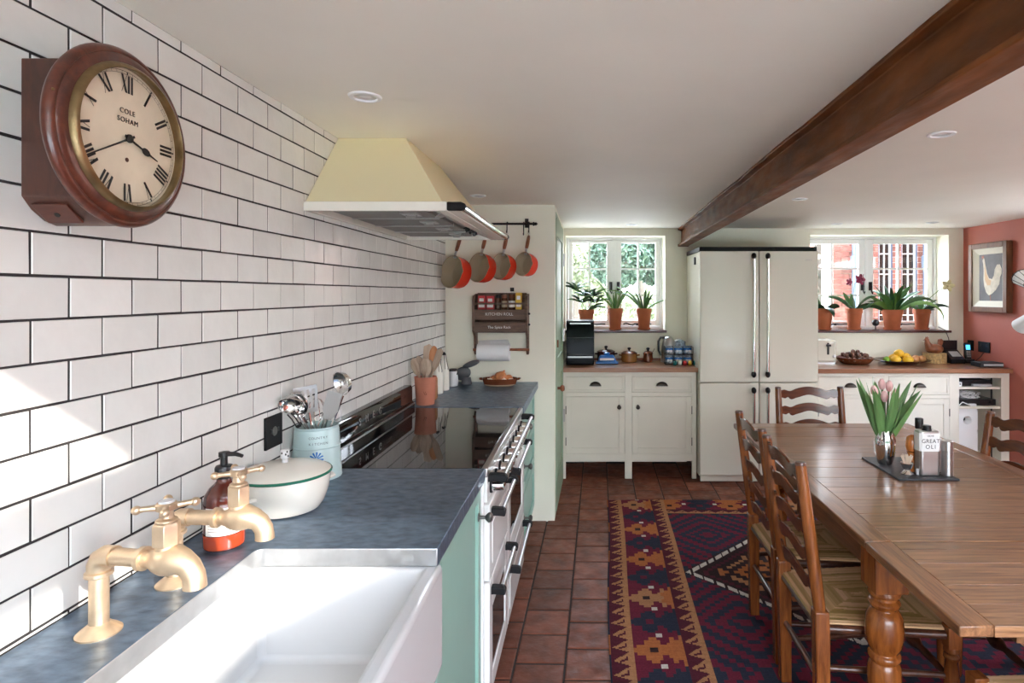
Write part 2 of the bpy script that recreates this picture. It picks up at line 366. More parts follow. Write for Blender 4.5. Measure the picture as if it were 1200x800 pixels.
# ceiling, with two added openings behind the camera that shape the sun patch
cm = MB().box(-1.15, 3.5, .03, 5.75, ZC, 2.15)
cm.box(-1.15, .2, -2.0, .03, ZC, 2.15).box(1.135, 1.366, -2.0, .03, ZC, 2.15).box(2.2, 3.5, -2.0, .03, ZC, 2.15).box(.2, 1.135, -2.0, -1.0, ZC, 2.15).box(1.366, 2.2, -2.0, -1.0, ZC, 2.15)
struct(cm.build('ceiling', M['ceil']))
struct(box('shading_storey', M['gwall'], -1.15, 3.6, .25, 5.78, 2.2, 5.0))  # unseen upper storey, added to shade the brick wing outside
struct(box('shading_wing', M['gwall'], 3.6, 14, 4.9, 5.78, -.105, 5.0))  # unseen block, added to keep direct sun off the bricks
def wall_with(name, m, x0, x1, y0, y1, holes, zt=2.2):
    b = MB(); xs = x0
    for hx0, hx1, hz0, hz1 in holes:
        b.box(xs, hx0, y0, y1, -.05, zt).box(hx0, hx1, y0, y1, -.05, hz0).box(hx0, hx1, y0, y1, hz1, zt); xs = hx1
    b.box(xs, x1, y0, y1, -.05, zt); return struct(b.build(name, m))
wall_with('wall_back', M['wall'], -.3, XR, YB, 5.72, [(-.21, .687, 1.15, 2.022), (1.99, 3.24, 1.15, 2.03)])
wall_with('wall_rear', M['wall'], -1.0, XR, -2.0, -1.9, [(-.5, 3.1, .12, 2.02)])
struct(MB().box(XR, 3.5, -2.0, 2.0, -.05, 2.2).box(XR, 3.5, 4.2, 5.75, -.05, 2.2).box(XR, 3.5, 2.0, 4.2, -.05, .9).box(XR, 3.5, 2.0, 4.2, 2.0, 2.2).build('wall_right', M['pink']))
struct(box('wall_partition', M['wall'], -1.0, XG, YP, 4.06, -.05, 2.12))
lw = MB().box(-.36, XG, 4.06, 4.10, -.05, 2.12).box(-.36, XG, 4.10, 4.84, 2.03, 2.12).box(-.36, XG, 4.84, YB, -.05, 2.12)
struct(lw.build('wall_larder', M['wall']))
struct(box('wall_larder_lining', M['wall'], -.42, -.365, 4.06, YB, -.05, 2.12))
# larder door
dr = struct(thing('door_1', 'sage green larder door with brass hinges and a brown knob', 'door', (-.215, 4.46, 0), world=True)); del dr['category'], dr['label']
MB().box(-.25, -.2236, 4.062, 4.10, 0, 2.03).box(-.25, -.2236, 4.84, 4.86, .92, 2.03).box(-.25, -.2236, 4.10, 4.84, 2.03, 2.06).build('door_frame', M['sage'], dr, .002)
X0, X1 = -.2265, -.2105
def door_x(y): return -.224 + (y-4.10)/.72*.014
leaf = MB()
def slab(y0, y1, z0, z1, d0, d1): 
    leaf.add([(door_x(y0)+d0, y0, z0), (door_x(y0)+d1, y0, z0), (door_x(y1)+d1, y1, z0), (door_x(y1)+d0, y1, z0), (door_x(y0)+d0, y0, z1), (door_x(y0)+d1, y0, z1), (door_x(y1)+d1, y1, z1), (door_x(y1)+d0, y1, z1)],
             [(3,2,1,0),(4,5,6,7),(0,1,5,4),(1,2,6,5),(2,3,7,6),(3,0,4,7)])
for a in ((4.103, 4.19, .01, 2.02), (4.75, 4.835, .01, 2.02), (4.19, 4.75, .01, .2), (4.19, 4.75, .9, 1.05), (4.19, 4.75, 1.9, 2.02)): slab(*a, -.03, .004)
slab(4.19, 4.75, .2, 1.9, -.024, -.006)
lf = leaf.build('door_leaf', M['sage'], dr, .0015)
MB().lathe([(.001, 0), (.011, .002), (.009, .018), (.021, .028), (.024, .038), (.016, .05), (.001, .052)], 16, Mt(door_x(4.17)+.004, 4.16, .845) @ Mr(PI/2, 'Y')).build('door_knob', M['henw'], lf)
MB().box(-.222, -.209, 4.13, 4.165, 1.13, 1.18).build('lock', M['henw'], lf, .002)
for z in (.47, 1.12, 1.72):
    MB().lathe([(.007, 0), (.007, .1)], 10, Mt(-.2, 4.835, z)).box(-.208, -.203, 4.79, 4.83, z, z+.1).build('hinge', M['steel'], dr)
# windows
def casement_window(name, x0, x1, z0, z1, sashes, hz, yw=5.60):
    wn = struct(thing(name, name, 'window', ((x0+x1)/2, yw, z0), world=True)); del wn['category'], wn['label']
    MB().box(x0, x0+.022, yw-.01, yw+.08, z0, z1).box(x1-.022, x1, yw-.01, yw+.08, z0, z1).box(x0+.022, x1-.022, yw-.01, yw+.08, z1-.022, z1).box(x0+.022, x1-.022, yw-.01, yw+.08, z0, z0+.028).build('window_frame', M['white'], wn, .003)
    mid = (sashes[0][1]+sashes[1][0])/2
    MB().box(mid-.012, mid+.012, yw-.004, yw+.06, z0+.028, z1-.022).build('mullion', M['white'], wn, .003)
    for (sx0, sx1, g0, gm, g1, hx) in sashes:
        b = MB(); a, c = z0+.03, z1-.024
        zb, zt = hz[0], hz[-1]
        b.box(sx0, g0, yw+.008, yw+.05, a, c).box(g1, sx1, yw+.008, yw+.05, a, c).box(g0, g1, yw+.008, yw+.05, a, zb).box(g0, g1, yw+.008, yw+.05, zt, c)
        s = b.build('sash', M['white'], wn, .003)
        for zz in hz[1:-1]: box('glazing_bar', M['white'], g0, g1, yw+.014, yw+.046, zz-.0075, zz+.0075, s)
        box('glazing_bar', M['white'], gm-.0075, gm+.0075, yw+.0138, yw+.0462, zb, zt, s)
        for q in range(len(hz)-1):
            for p0, p1 in ((g0, gm), (gm, g1)):
                box('pane', M['glass'], p0, p1, yw+.028, yw+.031, hz[q], hz[q+1], s)
        hd = MB().box(hx-.014, hx+.014, yw-.006, yw+.008, 1.53, 1.61)
        hd.tube([(hx, yw-.012, 1.60), (hx, yw-.025, 1.57), (hx-.004, yw-.028, 1.52), (hx+.006, yw-.026, 1.50), (hx+.012, yw-.024, 1.52)], .006, 8)
        hd.build('handle', M['iron'], s)
        bx = (sx0+sx1)/2; st = [(bx-.13+.26*t, yw-.012, z0+.047+.009*math.sin(t*16)*(1 if t < .45 else .2)) for t in [i/24 for i in range(25)]]
        MB().tube(st, .006, 6).box(bx-.01, bx+.01, yw-.01, yw+.01, z0+.035, z0+.055).build('stay', M['iron'], s)
    return wn
W1 = casement_window('window_1', -.21, .687, 1.17, 2.022, [(-.186, .233, -.152, .006, .168, .205), (.241, .663, .304, .464, .625, .275)], [1.252, 1.484, 1.732, 1.973])
W2 = casement_window('window_2', 1.99, 3.24, 1.17, 2.03, [(2.014, 2.585, 2.03, 2.274, 2.523, 2.555), (2.597, 3.216, 2.659, 2.899, 3.163, 2.63)], [1.244, 1.484, 1.732, 1.965])
box('sill', M['sillw'], -.21, .70, 5.378, 5.60, 1.15, 1.17, W1, .004)
box('sill', M['sillw'], 1.975, 3.255, 5.378, 5.60, 1.15, 1.17, W2, .004)
# added glazing out of view: rear doors for daylight, rooflights to shape the sun patch
W3 = struct(thing('window_3', 'x', 'window', (1.3, -1.95, .12), world=True)); del W3['category'], W3['label']
fr = MB().box(-.5, 3.1, -1.98, -1.92, .12, .2).box(-.5, 3.1, -1.98, -1.92, 1.95, 2.02)
for x in (-.5, .36, 1.24, 2.12, 3.02): fr.box(x, x+.08, -1.979, -1.921, .2, 1.95)
fr.build('window_frame', M['white'], W3)
for x in (-.42, .44, 1.32, 2.2): box('pane', M['glass'], x, x+(.78 if x < 0 else .8 if x < 2 else .82), -1.952, -1.948, .2, 1.95, W3)
for i, (x0, x1) in enumerate(((.2, 1.135), (1.366, 2.2))):  # rooflights added out of view, placed to form the sun patch
    wr = struct(thing('window_%d' % (4+i), 'x', 'window', ((x0+x1)/2, -.48, 2.15), world=True)); del wr['category'], wr['label']
    MB().box(x0-.05, x0, -1.05, .08, 2.15, 2.165).box(x1, x1+.05, -1.05, .08, 2.15, 2.165).box(x0, x1, -1.05, -1.0, 2.15, 2.165).box(x0, x1, .03, .08, 2.15, 2.165).build('window_frame', M['white'], wr)
    box('pane', M['glass'], x0, x1, -1.0, .03, 2.152, 2.156, wr)
W6 = struct(thing('window_6', 'x', 'window', (3.45, 3.1, .9), world=True)); del W6['category'], W6['label']  # added side window out of view, brightens the far end of the room
fr = MB().box(3.42, 3.48, 2.0, 4.2, .9, .96).box(3.42, 3.48, 2.0, 4.2, 1.94, 2.0)
for y in (2.0, 2.71, 3.43, 4.14): fr.box(3.421, 3.479, y, y+.06, .96, 1.94)
fr.build('window_frame', M['white'], W6)
for y in (2.06, 2.77, 3.49): box('pane', M['glass'], 3.448, 3.452, y, y+.655, .96, 1.94, W6)
# steel beam
bx = lambda y: .703 + .0185*y
sec = lambda y: [(bx(y)+a, y, z) for a, z in ((0,1.925),(.09,1.925),(.09,1.94),(.052,1.944),(.052,2.068),(.09,2.074),(.09,2.0868),(0,2.0868),(0,2.074),(.03,2.068),(.03,1.944),(0,1.94))]
bv = []; bf = []; NB = 30
for i in range(NB+1):
    y = .45 + (YB-.45)*i/NB; o_ = .006*math.sin(i*.9)+.003*math.sin(i*2.1)
    bv += [(x+o_*.4, yy, z+(o_*.25 if z < 2.0 else 0)) for x, yy, z in sec(y)]
for i in range(NB):
    for k in range(12): bf.append((i*12+k, i*12+(k+1)%12, (i+1)*12+(k+1)%12, (i+1)*12+k))
bf += [tuple(range(12)), tuple(NB*12+k for k in range(12))[::-1]]
struct(MB().add(bv, bf).build('ceiling_beam', M['beam'], None, .003))
# downlights
DL = [(-.666, 1.786, 'white recessed downlight in the ceiling between clock and hood'), (1.297, 2.207, 'white recessed downlight to the right of the beam, the nearest one there'), (1.306, 3.718, 'white recessed downlight right of the beam above the far end of the table'),
      (.362, 5.095, 'white recessed downlight in the ceiling by the left kitchen window'), (2.08, 5.03, 'white recessed downlight in the ceiling near the fridge top'), (2.83, 4.94, 'white recessed downlight in the ceiling by the right kitchen window'), (-.663, 3.588, 'white recessed downlight between the hood and the pan rail')]
d0 = None
for x, y, lb in DL:
    if d0 is None:
        d0 = thing('ceiling_downlight', lb, 'downlight', (x, y, ZC), group='recessed ceiling downlights')
        MB().lathe([(.033, -.001), (.036, -.006), (.046, -.005), (.0485, 0)], 28, cap=False).build('trim_ring', M['white'], d0)
        MB().lathe([(.033, -.001), (.028, -.0008), (.001, -.0006)], 28, cap=False).build('reflector', M['steel'], d0)
        MB().lathe([(.020, -.0012), (.016, -.003), (.001, -.0035)], 20, cap=False).build('lamp', M['enamelw'], d0)
    else: dup(d0, lb, (x, y, ZC))
# ------------------------------------------------------------------ outside
struct(box('ground', M['lawn'], -45, 45, -45, 60, -.5, -.105))
struct(box('path', M['gravel'], -14, 3.2, 5.8, 24.0, -.105, -.04))
struct(box('path', M['bounce_stone'], -8, 9, -10, -2.0, -.105, -.06)); struct(box('path', M['bounce_stone'], 3.5, 7, -2.0, 4.9, -.105, -.06))  # gravel-free pale terraces added out of view to bounce light indoors
yw_ = thing('sun_block_hedge', 'added unseen yew block that keeps sun off the side window', 'hedge', (7.3, .7, -.1), world=True)  # hedge added out of view to stop sun entering the side window
MB().box(7.0, 7.8, -1.0, 2.4, -.1, 4.0).build('hedge_body', M['hedge'], yw_); leaves_later = yw_
# brick wing with sash windows and downpipes
bw = thing('brick_house', 'red brick wing with blue-grey windows and downpipes beyond the right window', 'building', (4.2, 8.25, -.05), world=True)
WX = [(3.955, 4.16), (4.27, 4.50)]
wb = MB().box(3.337, 3.955, 8.212, 8.6, -.05, 4.5).box(4.16, 4.27, 8.212, 8.6, -.05, 4.5).box(4.50, 6.2, 8.212, 8.6, -.05, 4.5)
for a, b in WX: wb.box(a, b, 8.212, 8.6, -.05, .9).box(a, b, 8.212, 8.6, 2.33, 4.5)
wb.build('wall', M['mortarl'], bw)
BR = {}
for r_ in range(20):
    z = .95 + .075*r_; off = (r_ % 2)*.1125
    x = 3.337 - off
    while x < 5.05:
        a, b = max(x, 3.337)+.005, min(x+.225, 5.05)-.005; x += .225
        segs = [(a, b)]
        if .9 < z+.03 < 2.33:
            for w0, w1 in WX: segs = [s for p, q in segs for s in ((p, min(q, w0)), (max(p, w1), q)) if s[1]-s[0] > .02]
        for p, q in segs:
            k = round(q-p, 3)
            if k not in BR: BR[k] = MB().box(-k/2, k/2, -.014, .02, .005, .07).mesh('brick', M['brick'])
            o = bpy.data.objects.new('brick', BR[k]); COL.objects.link(o); o.parent = bw
            o.location = ((p+q)/2-4.2, 8.212-8.25+R.uniform(-.003, .003), z+.05)
for a, b in WX:
    f = MB().box(a, a+.022, 8.22, 8.3, .9, 2.33).box(b-.022, b, 8.22, 8.3, .9, 2.33).box(a, b, 8.22, 8.3, 2.28, 2.33).box(a, b, 8.2, 8.3, .88, .93)
    f = f.build('house_window', M['pipe'], bw)
    g = MB().box(a+.022, a+.034, 8.235, 8.27, .93, 2.28).box(b-.034, b-.022, 8.235, 8.27, .93, 2.28).box((a+b)/2-.006, (a+b)/2+.006, 8.235, 8.27, .93, 2.28)
    for z in (1.2, 1.48, 1.76, 2.04): g.box(a+.034, b-.034, 8.236, 8.269, z, z+.012)
    g.build('glazing_bar', M['white'], f)
    box('pane', M['blackgl'], a+.03, b-.03, 8.262, 8.266, .93, 2.28, f)
for x in (3.625, 4.59):
    MB().lathe([(.05, 0), (.05, 1.9), (.068, 1.9), (.072, 1.98), (.068, 2.06), (.05, 2.07), (.05, 4.3)], 16, Mt(x, 8.14, -.05)).build('downpipe', M['pipe'], bw)
gw = thing('garden_wall', 'pale pinkish brick garden wall beyond the right window', 'garden wall', (5.0, 12, -.05), world=True)
gm = MB()
for r_ in range(34):
    x = 2.6 - (r_ % 2)*.11
    while x < 7.5:
        gm.box(x, x+.215, 11.99+R.uniform(-.004, .004), 12.1, -.05+.075*r_, .015+.075*r_); x += .225
gm.build('brickwork', M['gwall'], gw)['kind'] = 'stuff'
box('mortar_core', M['mortarl'], 2.5, 7.8, 12.0, 12.25, -.05, 2.5, gw)
def leaves(n, c, r, size, m, parent, shell=.6, name='foliage'):
    v = np.random.default_rng(int(abs(c[0])*100+n)); d = v.normal(size=(n, 3)); d /= np.linalg.norm(d, axis=1)[:, None]
    p = np.array(c) + d*np.array(r)*(shell+(1-shell)*v.random((n, 1)))**1.0
    a = v.normal(size=(n, 3)); a /= np.linalg.norm(a, axis=1)[:, None]; b = np.cross(a, v.normal(size=(n, 3))); b /= np.linalg.norm(b, axis=1)[:, None]
    s = size*(.6+.8*v.random((n, 1)))
    vs = np.stack([p-a*s, p-b*s*.5, p+a*s, p+b*s*.5], 1).reshape(-1, 3)
    o = MB().add(vs.tolist(), [(4*i, 4*i+1, 4*i+2, 4*i+3) for i in range(n)]).build(name, m, parent); o['kind'] = 'stuff'; return o
def shrub(x, y, r, h, m, lb, n=2600):
    t = thing('clipped_shrub', lb, 'shrub', (x, y, -.05), world=True)
    MB().tube([(x, y, -.05), (x+.03, y, h-r*.5)], [.07, .03], 8).build('trunk', M['bark'], t)
    core = MB().ell((x, y, h), r*.86, r*.86, r*.8, 18, 12).build('crown', m, t)
    leaves(n, (x, y, h), (r, r, r*.95), .075, m, t, .86)
shrub(.62, 12.4, .62, 2.22, M['hedge'], 'dark clipped evergreen seen left of centre through the right casement of the left window')
shrub(1.55, 13.2, .68, 2.3, M['hedge'], 'dark clipped evergreen at the right edge of the view through the left window')
shrub(-.72, 13.6, .72, 2.1, M['hedgel'], 'pale green rounded shrub farthest left through the left window')
shrub(.0, 15.6, .8, 2.15, M['hedgel'], 'pale green rounded shrub behind, second from left through the left window')
def tree(x, y, h, lb, m, spread=1.6, n=1500):
    t = thing('garden_tree', lb, 'tree', (x, y, -.05), world=True)
    MB().tube([(x, y, -.05), (x+.06, y, h*.3), (x-.05, y, h*.6), (x+.1, y, h)], [.16, .13, .09, .03], 8).build('trunk', M['bark'], t)
    for k in range(9):
        a = R.uniform(0, 2*PI); z = h*R.uniform(.4, .8); L_ = spread*R.uniform(.6, 1.1)
        p = [(x, y, z), (x+L_*.5*math.cos(a), y+L_*.5*math.sin(a), z+.35), (x+L_*math.cos(a), y+L_*math.sin(a), z+.3+R.uniform(-.3, .5))]
        MB().tube(p, [.045, .03, .01], 6).build('branch', M['bark'], t)
    leaves(n, (x, y, h*.8), (spread*1.1, spread*1.1, h*.45), .07, m, t, .25)
tree(-.45, 17.5, 4.2, 'slim garden tree with a dark trunk through the left window', M['hedgel'])
tree(1.6, 19, 4.6, 'leafy garden tree behind the clipped evergreens outside', M['hedge'], 2.0, 2400)
tree(4.1, 10.6, 3.6, 'twiggy pale tree in front of the pinkish garden wall outside', M['hedgel'], .9, 260)
hr_ = thing('garden_hedge', 'tall green hedge added unseen behind the camera to darken reflections', 'hedge', (1, -14, -.1), world=True)  # added out of view, cuts the sky brightness in reflections
MB().box(-16, 18, -15, -14, -.1, 2.6).build('hedge_body', M['hedge'], hr_)
for k in range(6): leaves(900, (-13+5.5*k, -14, 1.3), (3.2, .3, 1.4), .16, M['hedge'], hr_, .4)
hd = thing('garden_hedge', 'long pale hedge at the far side of the garden outside the left window', 'hedge', (2, 25, -.05), world=True)
MB().box(-12, 4.5, 25, 26.2, -.05, 1.6).build('hedge_body', M['hedgel'], hd)
for k in range(5): leaves(1500, (-10+3.2*k, 25, .9), (2.0, .3, .9), .12, M['hedgel'], hd, .4)
# ------------------------------------------------------------------ wall clock
CY, CZ = 1.065, 1.775
ck = thing('wall_clock', 'round mahogany dial clock with Roman numerals on the white tiled wall', 'clock', (XL, CY, CZ), world=True)
RX = Matrix(((0,0,1,0),(1,0,0,0),(0,1,0,0),(0,0,0,1)))      # local (right, up, out) -> (Y, Z, X)
case = [(1.0,1.893),(1.0,1.663),(1.018,1.642),(1.042,1.626),(1.065,1.62),(1.088,1.626),(1.112,1.642),(1.13,1.663),(1.13,1.893)]
MB().prism(case, XL, -.832, RX).build('clock_case', M['mahogd'], ck, .002)
cd = MB().add([(-.935,1.007,1.652),(-.875,1.007,1.652),(-.875,1.041,1.6245),(-.935,1.041,1.6245),(-.935,1.004,1.649),(-.875,1.004,1.649),(-.875,1.038,1.6215),(-.935,1.038,1.6215)],
  [(0,1,2,3),(7,6,5,4),(0,4,5,1),(1,5,6,2),(2,6,7,3),(3,7,4,0)]).build('chin_door', M['mahog'], ck, .001)
MB().lathe([(.0045,0),(.0045,.002),(.001,.002)], 12, Mt(-.905,1.0225,1.635) @ Mr(rad(129), 'X')).build('keyhole', M['ink'], cd)
C0 = Mt(0, CY, CZ) @ RX
def cl(x): return Mt(x, CY, CZ) @ RX
MB().lathe([(.125,-.024),(.154,-.0235),(.1576,-.017),(.1568,-.0125),(.152,-.0075),(.1465,-.0055),(.145,-.0068),(.143,-.0048),(.136,-.002),(.1285,-.001)], 72, cl(-.811), cap=False).build('dial_surround', M['mahog'], ck, ang=70)
MB().lathe([(.1295,-.003),(.1287,.001),(.126,.006),(.122,.009),(.1197,.0096),(.1187,.0075),(.1215,-.001),(.1238,-.010)], 72, cl(-.811), cap=False).build('bezel', M['brassold'], ck, ang=60)
dl = MB().lathe([(.127,-.004),(.127,-.0032),(.001,-.0028)], 64, cl(-.817), cap=False).build('dial', M['dial'], ck)
trk = MB()
for r0, r1 in ((.1175,.1182),(.1125,.1131)): trk.lathe([(r0,-.0026),(r1,-.0026)], 90, cl(-.8167), cap=False)
for k in range(60):
    a = 2*PI*k/60; q = (math.cos(a), math.sin(a)); t_ = (-q[1], q[0]); w_ = .0014 if k % 5 == 0 else .0003
    trk.add([(q[0]*.1128+t_[0]*w_, q[1]*.1128+t_[1]*w_, -.0025), (q[0]*.1128-t_[0]*w_, q[1]*.1128-t_[1]*w_, -.0025), (q[0]*.1178-t_[0]*w_, q[1]*.1178-t_[1]*w_, -.0025), (q[0]*.1178+t_[0]*w_, q[1]*.1178+t_[1]*w_, -.0025)], [(0,1,2,3)], cl(-.8166))
trk.build('minute_track', M['ink'], dl)
# numerals drawn from strokes: (x0, x1, thick)
NUM = {1:'I',2:'II',3:'III',4:'IIII',5:'V',6:'VI',7:'VII',8:'VIII',9:'IX',10:'X',11:'XI',12:'XII'}
for h in range(1, 13):
    b = MB(); hh = .0155; wds = {'I': .0074, 'V': .0125, 'X': .0135}
    tot = sum(wds[c] for c in NUM[h]); x = -tot/2
    Mn = cl(-.8167) @ Mr(-2*PI*h/12, 'Z') @ Mt(0, .096, -.0022)
    def stroke(xa, xb, w_): b.add([(xa-w_/2,-hh,0),(xa+w_/2,-hh,0),(xb+w_/2,hh,0),(xb-w_/2,hh,0)], [(0,1,2,3)], Mn)
    for c in NUM[h]:
        wd = wds[c]; m_ = x+wd/2
        if c == 'I': stroke(m_, m_, .0046)
        elif c == 'V': stroke(m_, x+.0024, .0048); stroke(m_, x+wd-.001, .0012)
        else: stroke(x+wd-.002, x+.002, .0048); stroke(x+.001, x+wd-.001, .0012)
        x += wd
    b.build('numeral', M['ink'], dl)
TR = (PI/2, 0, PI/2)
text('lettering', 'COLE', M['ink'], .0125, (-.8188, CY, CZ+.047), TR, dl, .0003, 1.2)
text('lettering', 'SOHAM', M['ink'], .0125, (-.8188, CY+.001, CZ+.031), TR, dl, .0003, 1.2)
MB().lathe([(.004,-.002),(.004,-.0015),(.001,-.0015)], 12, cl(-.8165) @ Mt(-.002,-.038,0)).build('winding_hole', M['mahogd'], dl)
def hand(name, ang, poly, z):
    MB().prism(poly, z, z+.0008, cl(-.8165) @ Mr(-ang, 'Z')).build(name, M['ink'], ck)
mn = 2*PI*(40.3/60); hr = 2*PI*(3.67/12)
hand('minute_hand', mn, [(-.0022,-.012),(.0022,-.012),(.0016,.02),(.0010,.11),(-.0010,.11),(-.0016,.02)], .002)
hand('hour_hand', hr, [(-.0022,-.01),(.0022,-.01),(.0016,.032),(.0055,.037),(.0068,.043),(.0055,.049),(.0018,.054),(.0008,.074),(-.0008,.074),(-.0018,.054),(-.0055,.049),(-.0068,.043),(-.0055,.037),(-.0016,.032)], .0005)
MB().lathe([(.0075,0),(.0075,.003),(.004,.0045),(.001,.0045)], 20, cl(-.8165)).build('hand_boss', M['ink'], ck)
MB().lathe([(.0025,0),(.002,.002),(.0005,.0025)], 10, cl(-.8165) @ Mt(-.153*math.cos(.25), .153*math.sin(.25), -.003)).build('screw', M['brassold'], ck)
# ------------------------------------------------------------------ cooker hood
HY0, HY1 = 1.988, 3.08
hd = thing('cooker_hood', 'cream tapered cooker hood with ivory rim and chrome front rail on the tiled wall', 'cooker hood', (-.7, 2.53, 1.775), world=True)
z0, z1 = 1.806, ZC-.001
b0 = [(XL+.001, HY0+.012), (-.488, HY0+.012), (-.488, HY1-.012), (XL+.001, HY1-.012)]; b1 = [(XL+.001, 2.262), (-.69, 2.262), (-.69, 2.806), (XL+.001, 2.806)]
MB().add([(x, y, z0) for x, y in b0]+[(x, y, z1) for x, y in b1], [(0,1,2,3),(7,6,5,4)]+[(i, (i+1)%4, 4+(i+1)%4, 4+i) for i in range(4)]).build('canopy', M['hood'], hd, .002)
MB().box(XL+.001, -.472, HY0, HY0+.02, 1.775, 1.806).box(XL+.001, -.472, HY1-.02, HY1, 1.775, 1.806).box(XL+.001, XL+.02, HY0+.02, HY1-.02, 1.775, 1.806).box(-.50, -.472, HY0+.02, HY1-.02, 1.775, 1.806).build('rim', M['hoodlip'], hd, .0015)
MB().box(XL+.02, -.50, HY0+.02, HY1-.02, 1.800, 1.804).build('underside', M['filt'], hd)
fp = (HY1-HY0-.10)/4
for k in range(4):
    y0 = HY0+.05+fp*k
    b = MB().box(-.90, -.57, y0+.006, y0+fp-.006, 1.788, 1.7995)
    f_ = b.build('grease_filter', M['filt'], hd, .002)
    MB().box(-.90, -.57, y0-.004, y0+.004, 1.783, 1.7995).build('filter_bar', M['steel'], hd)
    MB().box(-.67, -.61, y0+fp*.35, y0+fp*.65, 1.783, 1.789).tube([(-.66, y0+fp*.5, 1.785), (-.655, y0+fp*.5, 1.775), (-.625, y0+fp*.5, 1.775), (-.62, y0+fp*.5, 1.785)], .004, 6).build('filter_handle', M['steel'], f_)
MB().add([(-.56, HY0+.02, 1.8), (-.50, HY0+.02, 1.776), (-.50, HY1-.02, 1.776), (-.56, HY1-.02, 1.8)], [(3,2,1,0)]).build('control_strip', M['hoodlip'], hd)
for y in (2.62, 2.70, 2.78):
    MB().lathe([(.018,0),(.018,.004),(.012,.006),(.011,.02),(.001,.021)], 16, Mt(-.533, y, 1.789) @ Mr(PI-.35, 'Y')).build('control_knob', M['black'], hd)
for y in (2.2, 2.88):
    MB().lathe([(.03,0),(.03,.004),(.001,.005)], 20, Mt(-.535, y, 1.79) @ Mr(PI-.35, 'Y')).build('lamp', M['steel'], hd)
MB().box(-.472, -.43, HY0+.012, HY1-.012, 1.776, 1.805).build('front_panel', M['hoodlip'], hd, .002)
ra = MB().tube([(-.424, HY0+.02, 1.7905), (-.424, HY1-.02, 1.7905)], .013, 16).build('front_rail', M['chrome'], hd)
for y in (HY0-.002, HY1-.02):
    MB().prism([(-.471,1.776),(-.425,1.776),(-.413,1.781),(-.407,1.7905),(-.413,1.80),(-.425,1.805),(-.471,1.805)], y, y+.022, Matrix(((1,0,0,0),(0,0,1,0),(0,1,0,0),(0,0,0,1)))).build('rail_end', M['blackmat'], ra, .004)
# ------------------------------------------------------------------ range cooker
RY0, RY1, RF = 2.004, 3.078, -.352
rg = thing('range_cooker', 'white range cooker with black glass induction top and chrome knobs along the tiled wall', 'cooker', (-.65, 2.54, 0), world=True)
MB().box(XL+.002, RF, RY0, RY1, .12, .905).build('body', M['enamelw'], rg, .003)
MB().box(XL+.03, RF-.05, RY0+.03, RY1-.03, 0, .12).build('plinth', M['black'], rg)
MB().box(-.905, RF-.008, RY0+.004, RY1-.004, .905, .916).build('hob_glass', M['blackgl'], rg, .002)
MB().box(RF-.008, RF+.014, RY0, RY1, .885, .9165).build('hob_trim', M['steel'], rg, .004)
bs = MB().prism([(XL+.002,.905),(-.893,.905),(-.893,.945),(-.905,.95),(-.905,1.02),(-.912,1.032),(XL+.002,1.032)], RY0, RY1, Matrix(((1,0,0,0),(0,0,-1,0),(0,1,0,0),(0,0,0,1))) @ Matrix.Scale(-1, 4, (0,0,1))).build('splashback', M['blackgl'], rg, .002)
MB().box(-.893, -.889, RY0+.004, RY1-.004, .938, .944).build('splashback_trim', M['steel'], rg)
for c, y in zip('SMEG', (2.37, 2.445, 2.52, 2.60)): text('letter', c, M['steel'], .042, (-.9035, y, .992), TR, bs, .001)
# fascia, knobs, rail
MB().box(RF, RF+.012, RY0+.003, RY1-.003, .80, .884).build('fascia', M['enamelw'], rg, .003)
k0 = None
for i in range(10):
    y = RY0+.075+i*.102
    kb = MB().lathe([(.027,0),(.027,.006),(.022,.008)], 20, Mt(RF+.012, y, .838) @ Mr(PI/2, 'Y')).build('knob_collar', M['blackmat'], rg)
    MB().lathe([(.0215,.006),(.0205,.03),(.018,.044),(.001,.046)], 20, Mt(RF+.012, y, .838) @ Mr(PI/2, 'Y')).box(-.004,.004,-.018,.018,.044,.050, Mt(RF+.012, y, .838) @ Mr(PI/2, 'Y') @ Mr(R.uniform(-.5,.5),'Z')).build('knob', M['chrome'], kb)
def bar_handle(y0, y1, z, parent, nm='handle', out=.055, m='steel'):
    h = MB().tube([(RF+out, y0+.02, z), (RF+out, y1-.02, z)], .0085, 12).build(nm, M[m], parent)
    for y in (y0, y1):
        s = 1 if y == y0 else -1
        e = MB().prism([(RF+.004,z-.013),(RF+.03,z-.011),(RF+out+.012,z-.014),(RF+out+.014,z+.004),(RF+out+.006,z+.013),(RF+.03,z+.015),(RF+.004,z+.013)], 0, .03, Mt(0, y if s > 0 else y-.03, 0) @ Matrix(((1,0,0,0),(0,0,1,0),(0,1,0,0),(0,0,0,1))))
        e.build('handle_end', M['blackmat'], h, .004)
    return h
bar_handle(RY0+.02, RY1-.02, .876, rg, 'towel_rail', .062)
def oven_door(y0, y1, z0, z1, hz, win):
    b = MB()
    if win:
        wy0, wy1, wz0, wz1 = win
        b.box(RF, RF+.02, y0, wy0, z0, z1).box(RF, RF+.02, wy1, y1, z0, z1).box(RF, RF+.02, wy0, wy1, z0, wz0).box(RF, RF+.02, wy0, wy1, wz1, z1)
    else: b.box(RF, RF+.02, y0, y1, z0, z1)
    d = b.build('oven_door' if win else 'drawer', M['enamelw'], rg, .004)
    if win: MB().box(RF+.002, RF+.016, win[0]-.002, win[1]+.002, win[2]-.002, win[3]+.002).build('door_window', M['blackgl'], d)
    else: MB().box(RF+.02, RF+.023, y0+.05, y1-.05, z0+.04, z1-.075).build('raised_panel', M['enamelw'], d, .003)
    bar_handle(y0+.03, y1-.04, hz, d)
    return d
oven_door(RY0+.006, 2.462, .535, .792, .755, None)
oven_door(RY0+.006, 2.462, .135, .528, .487, (2.075, 2.39, .20, .42))
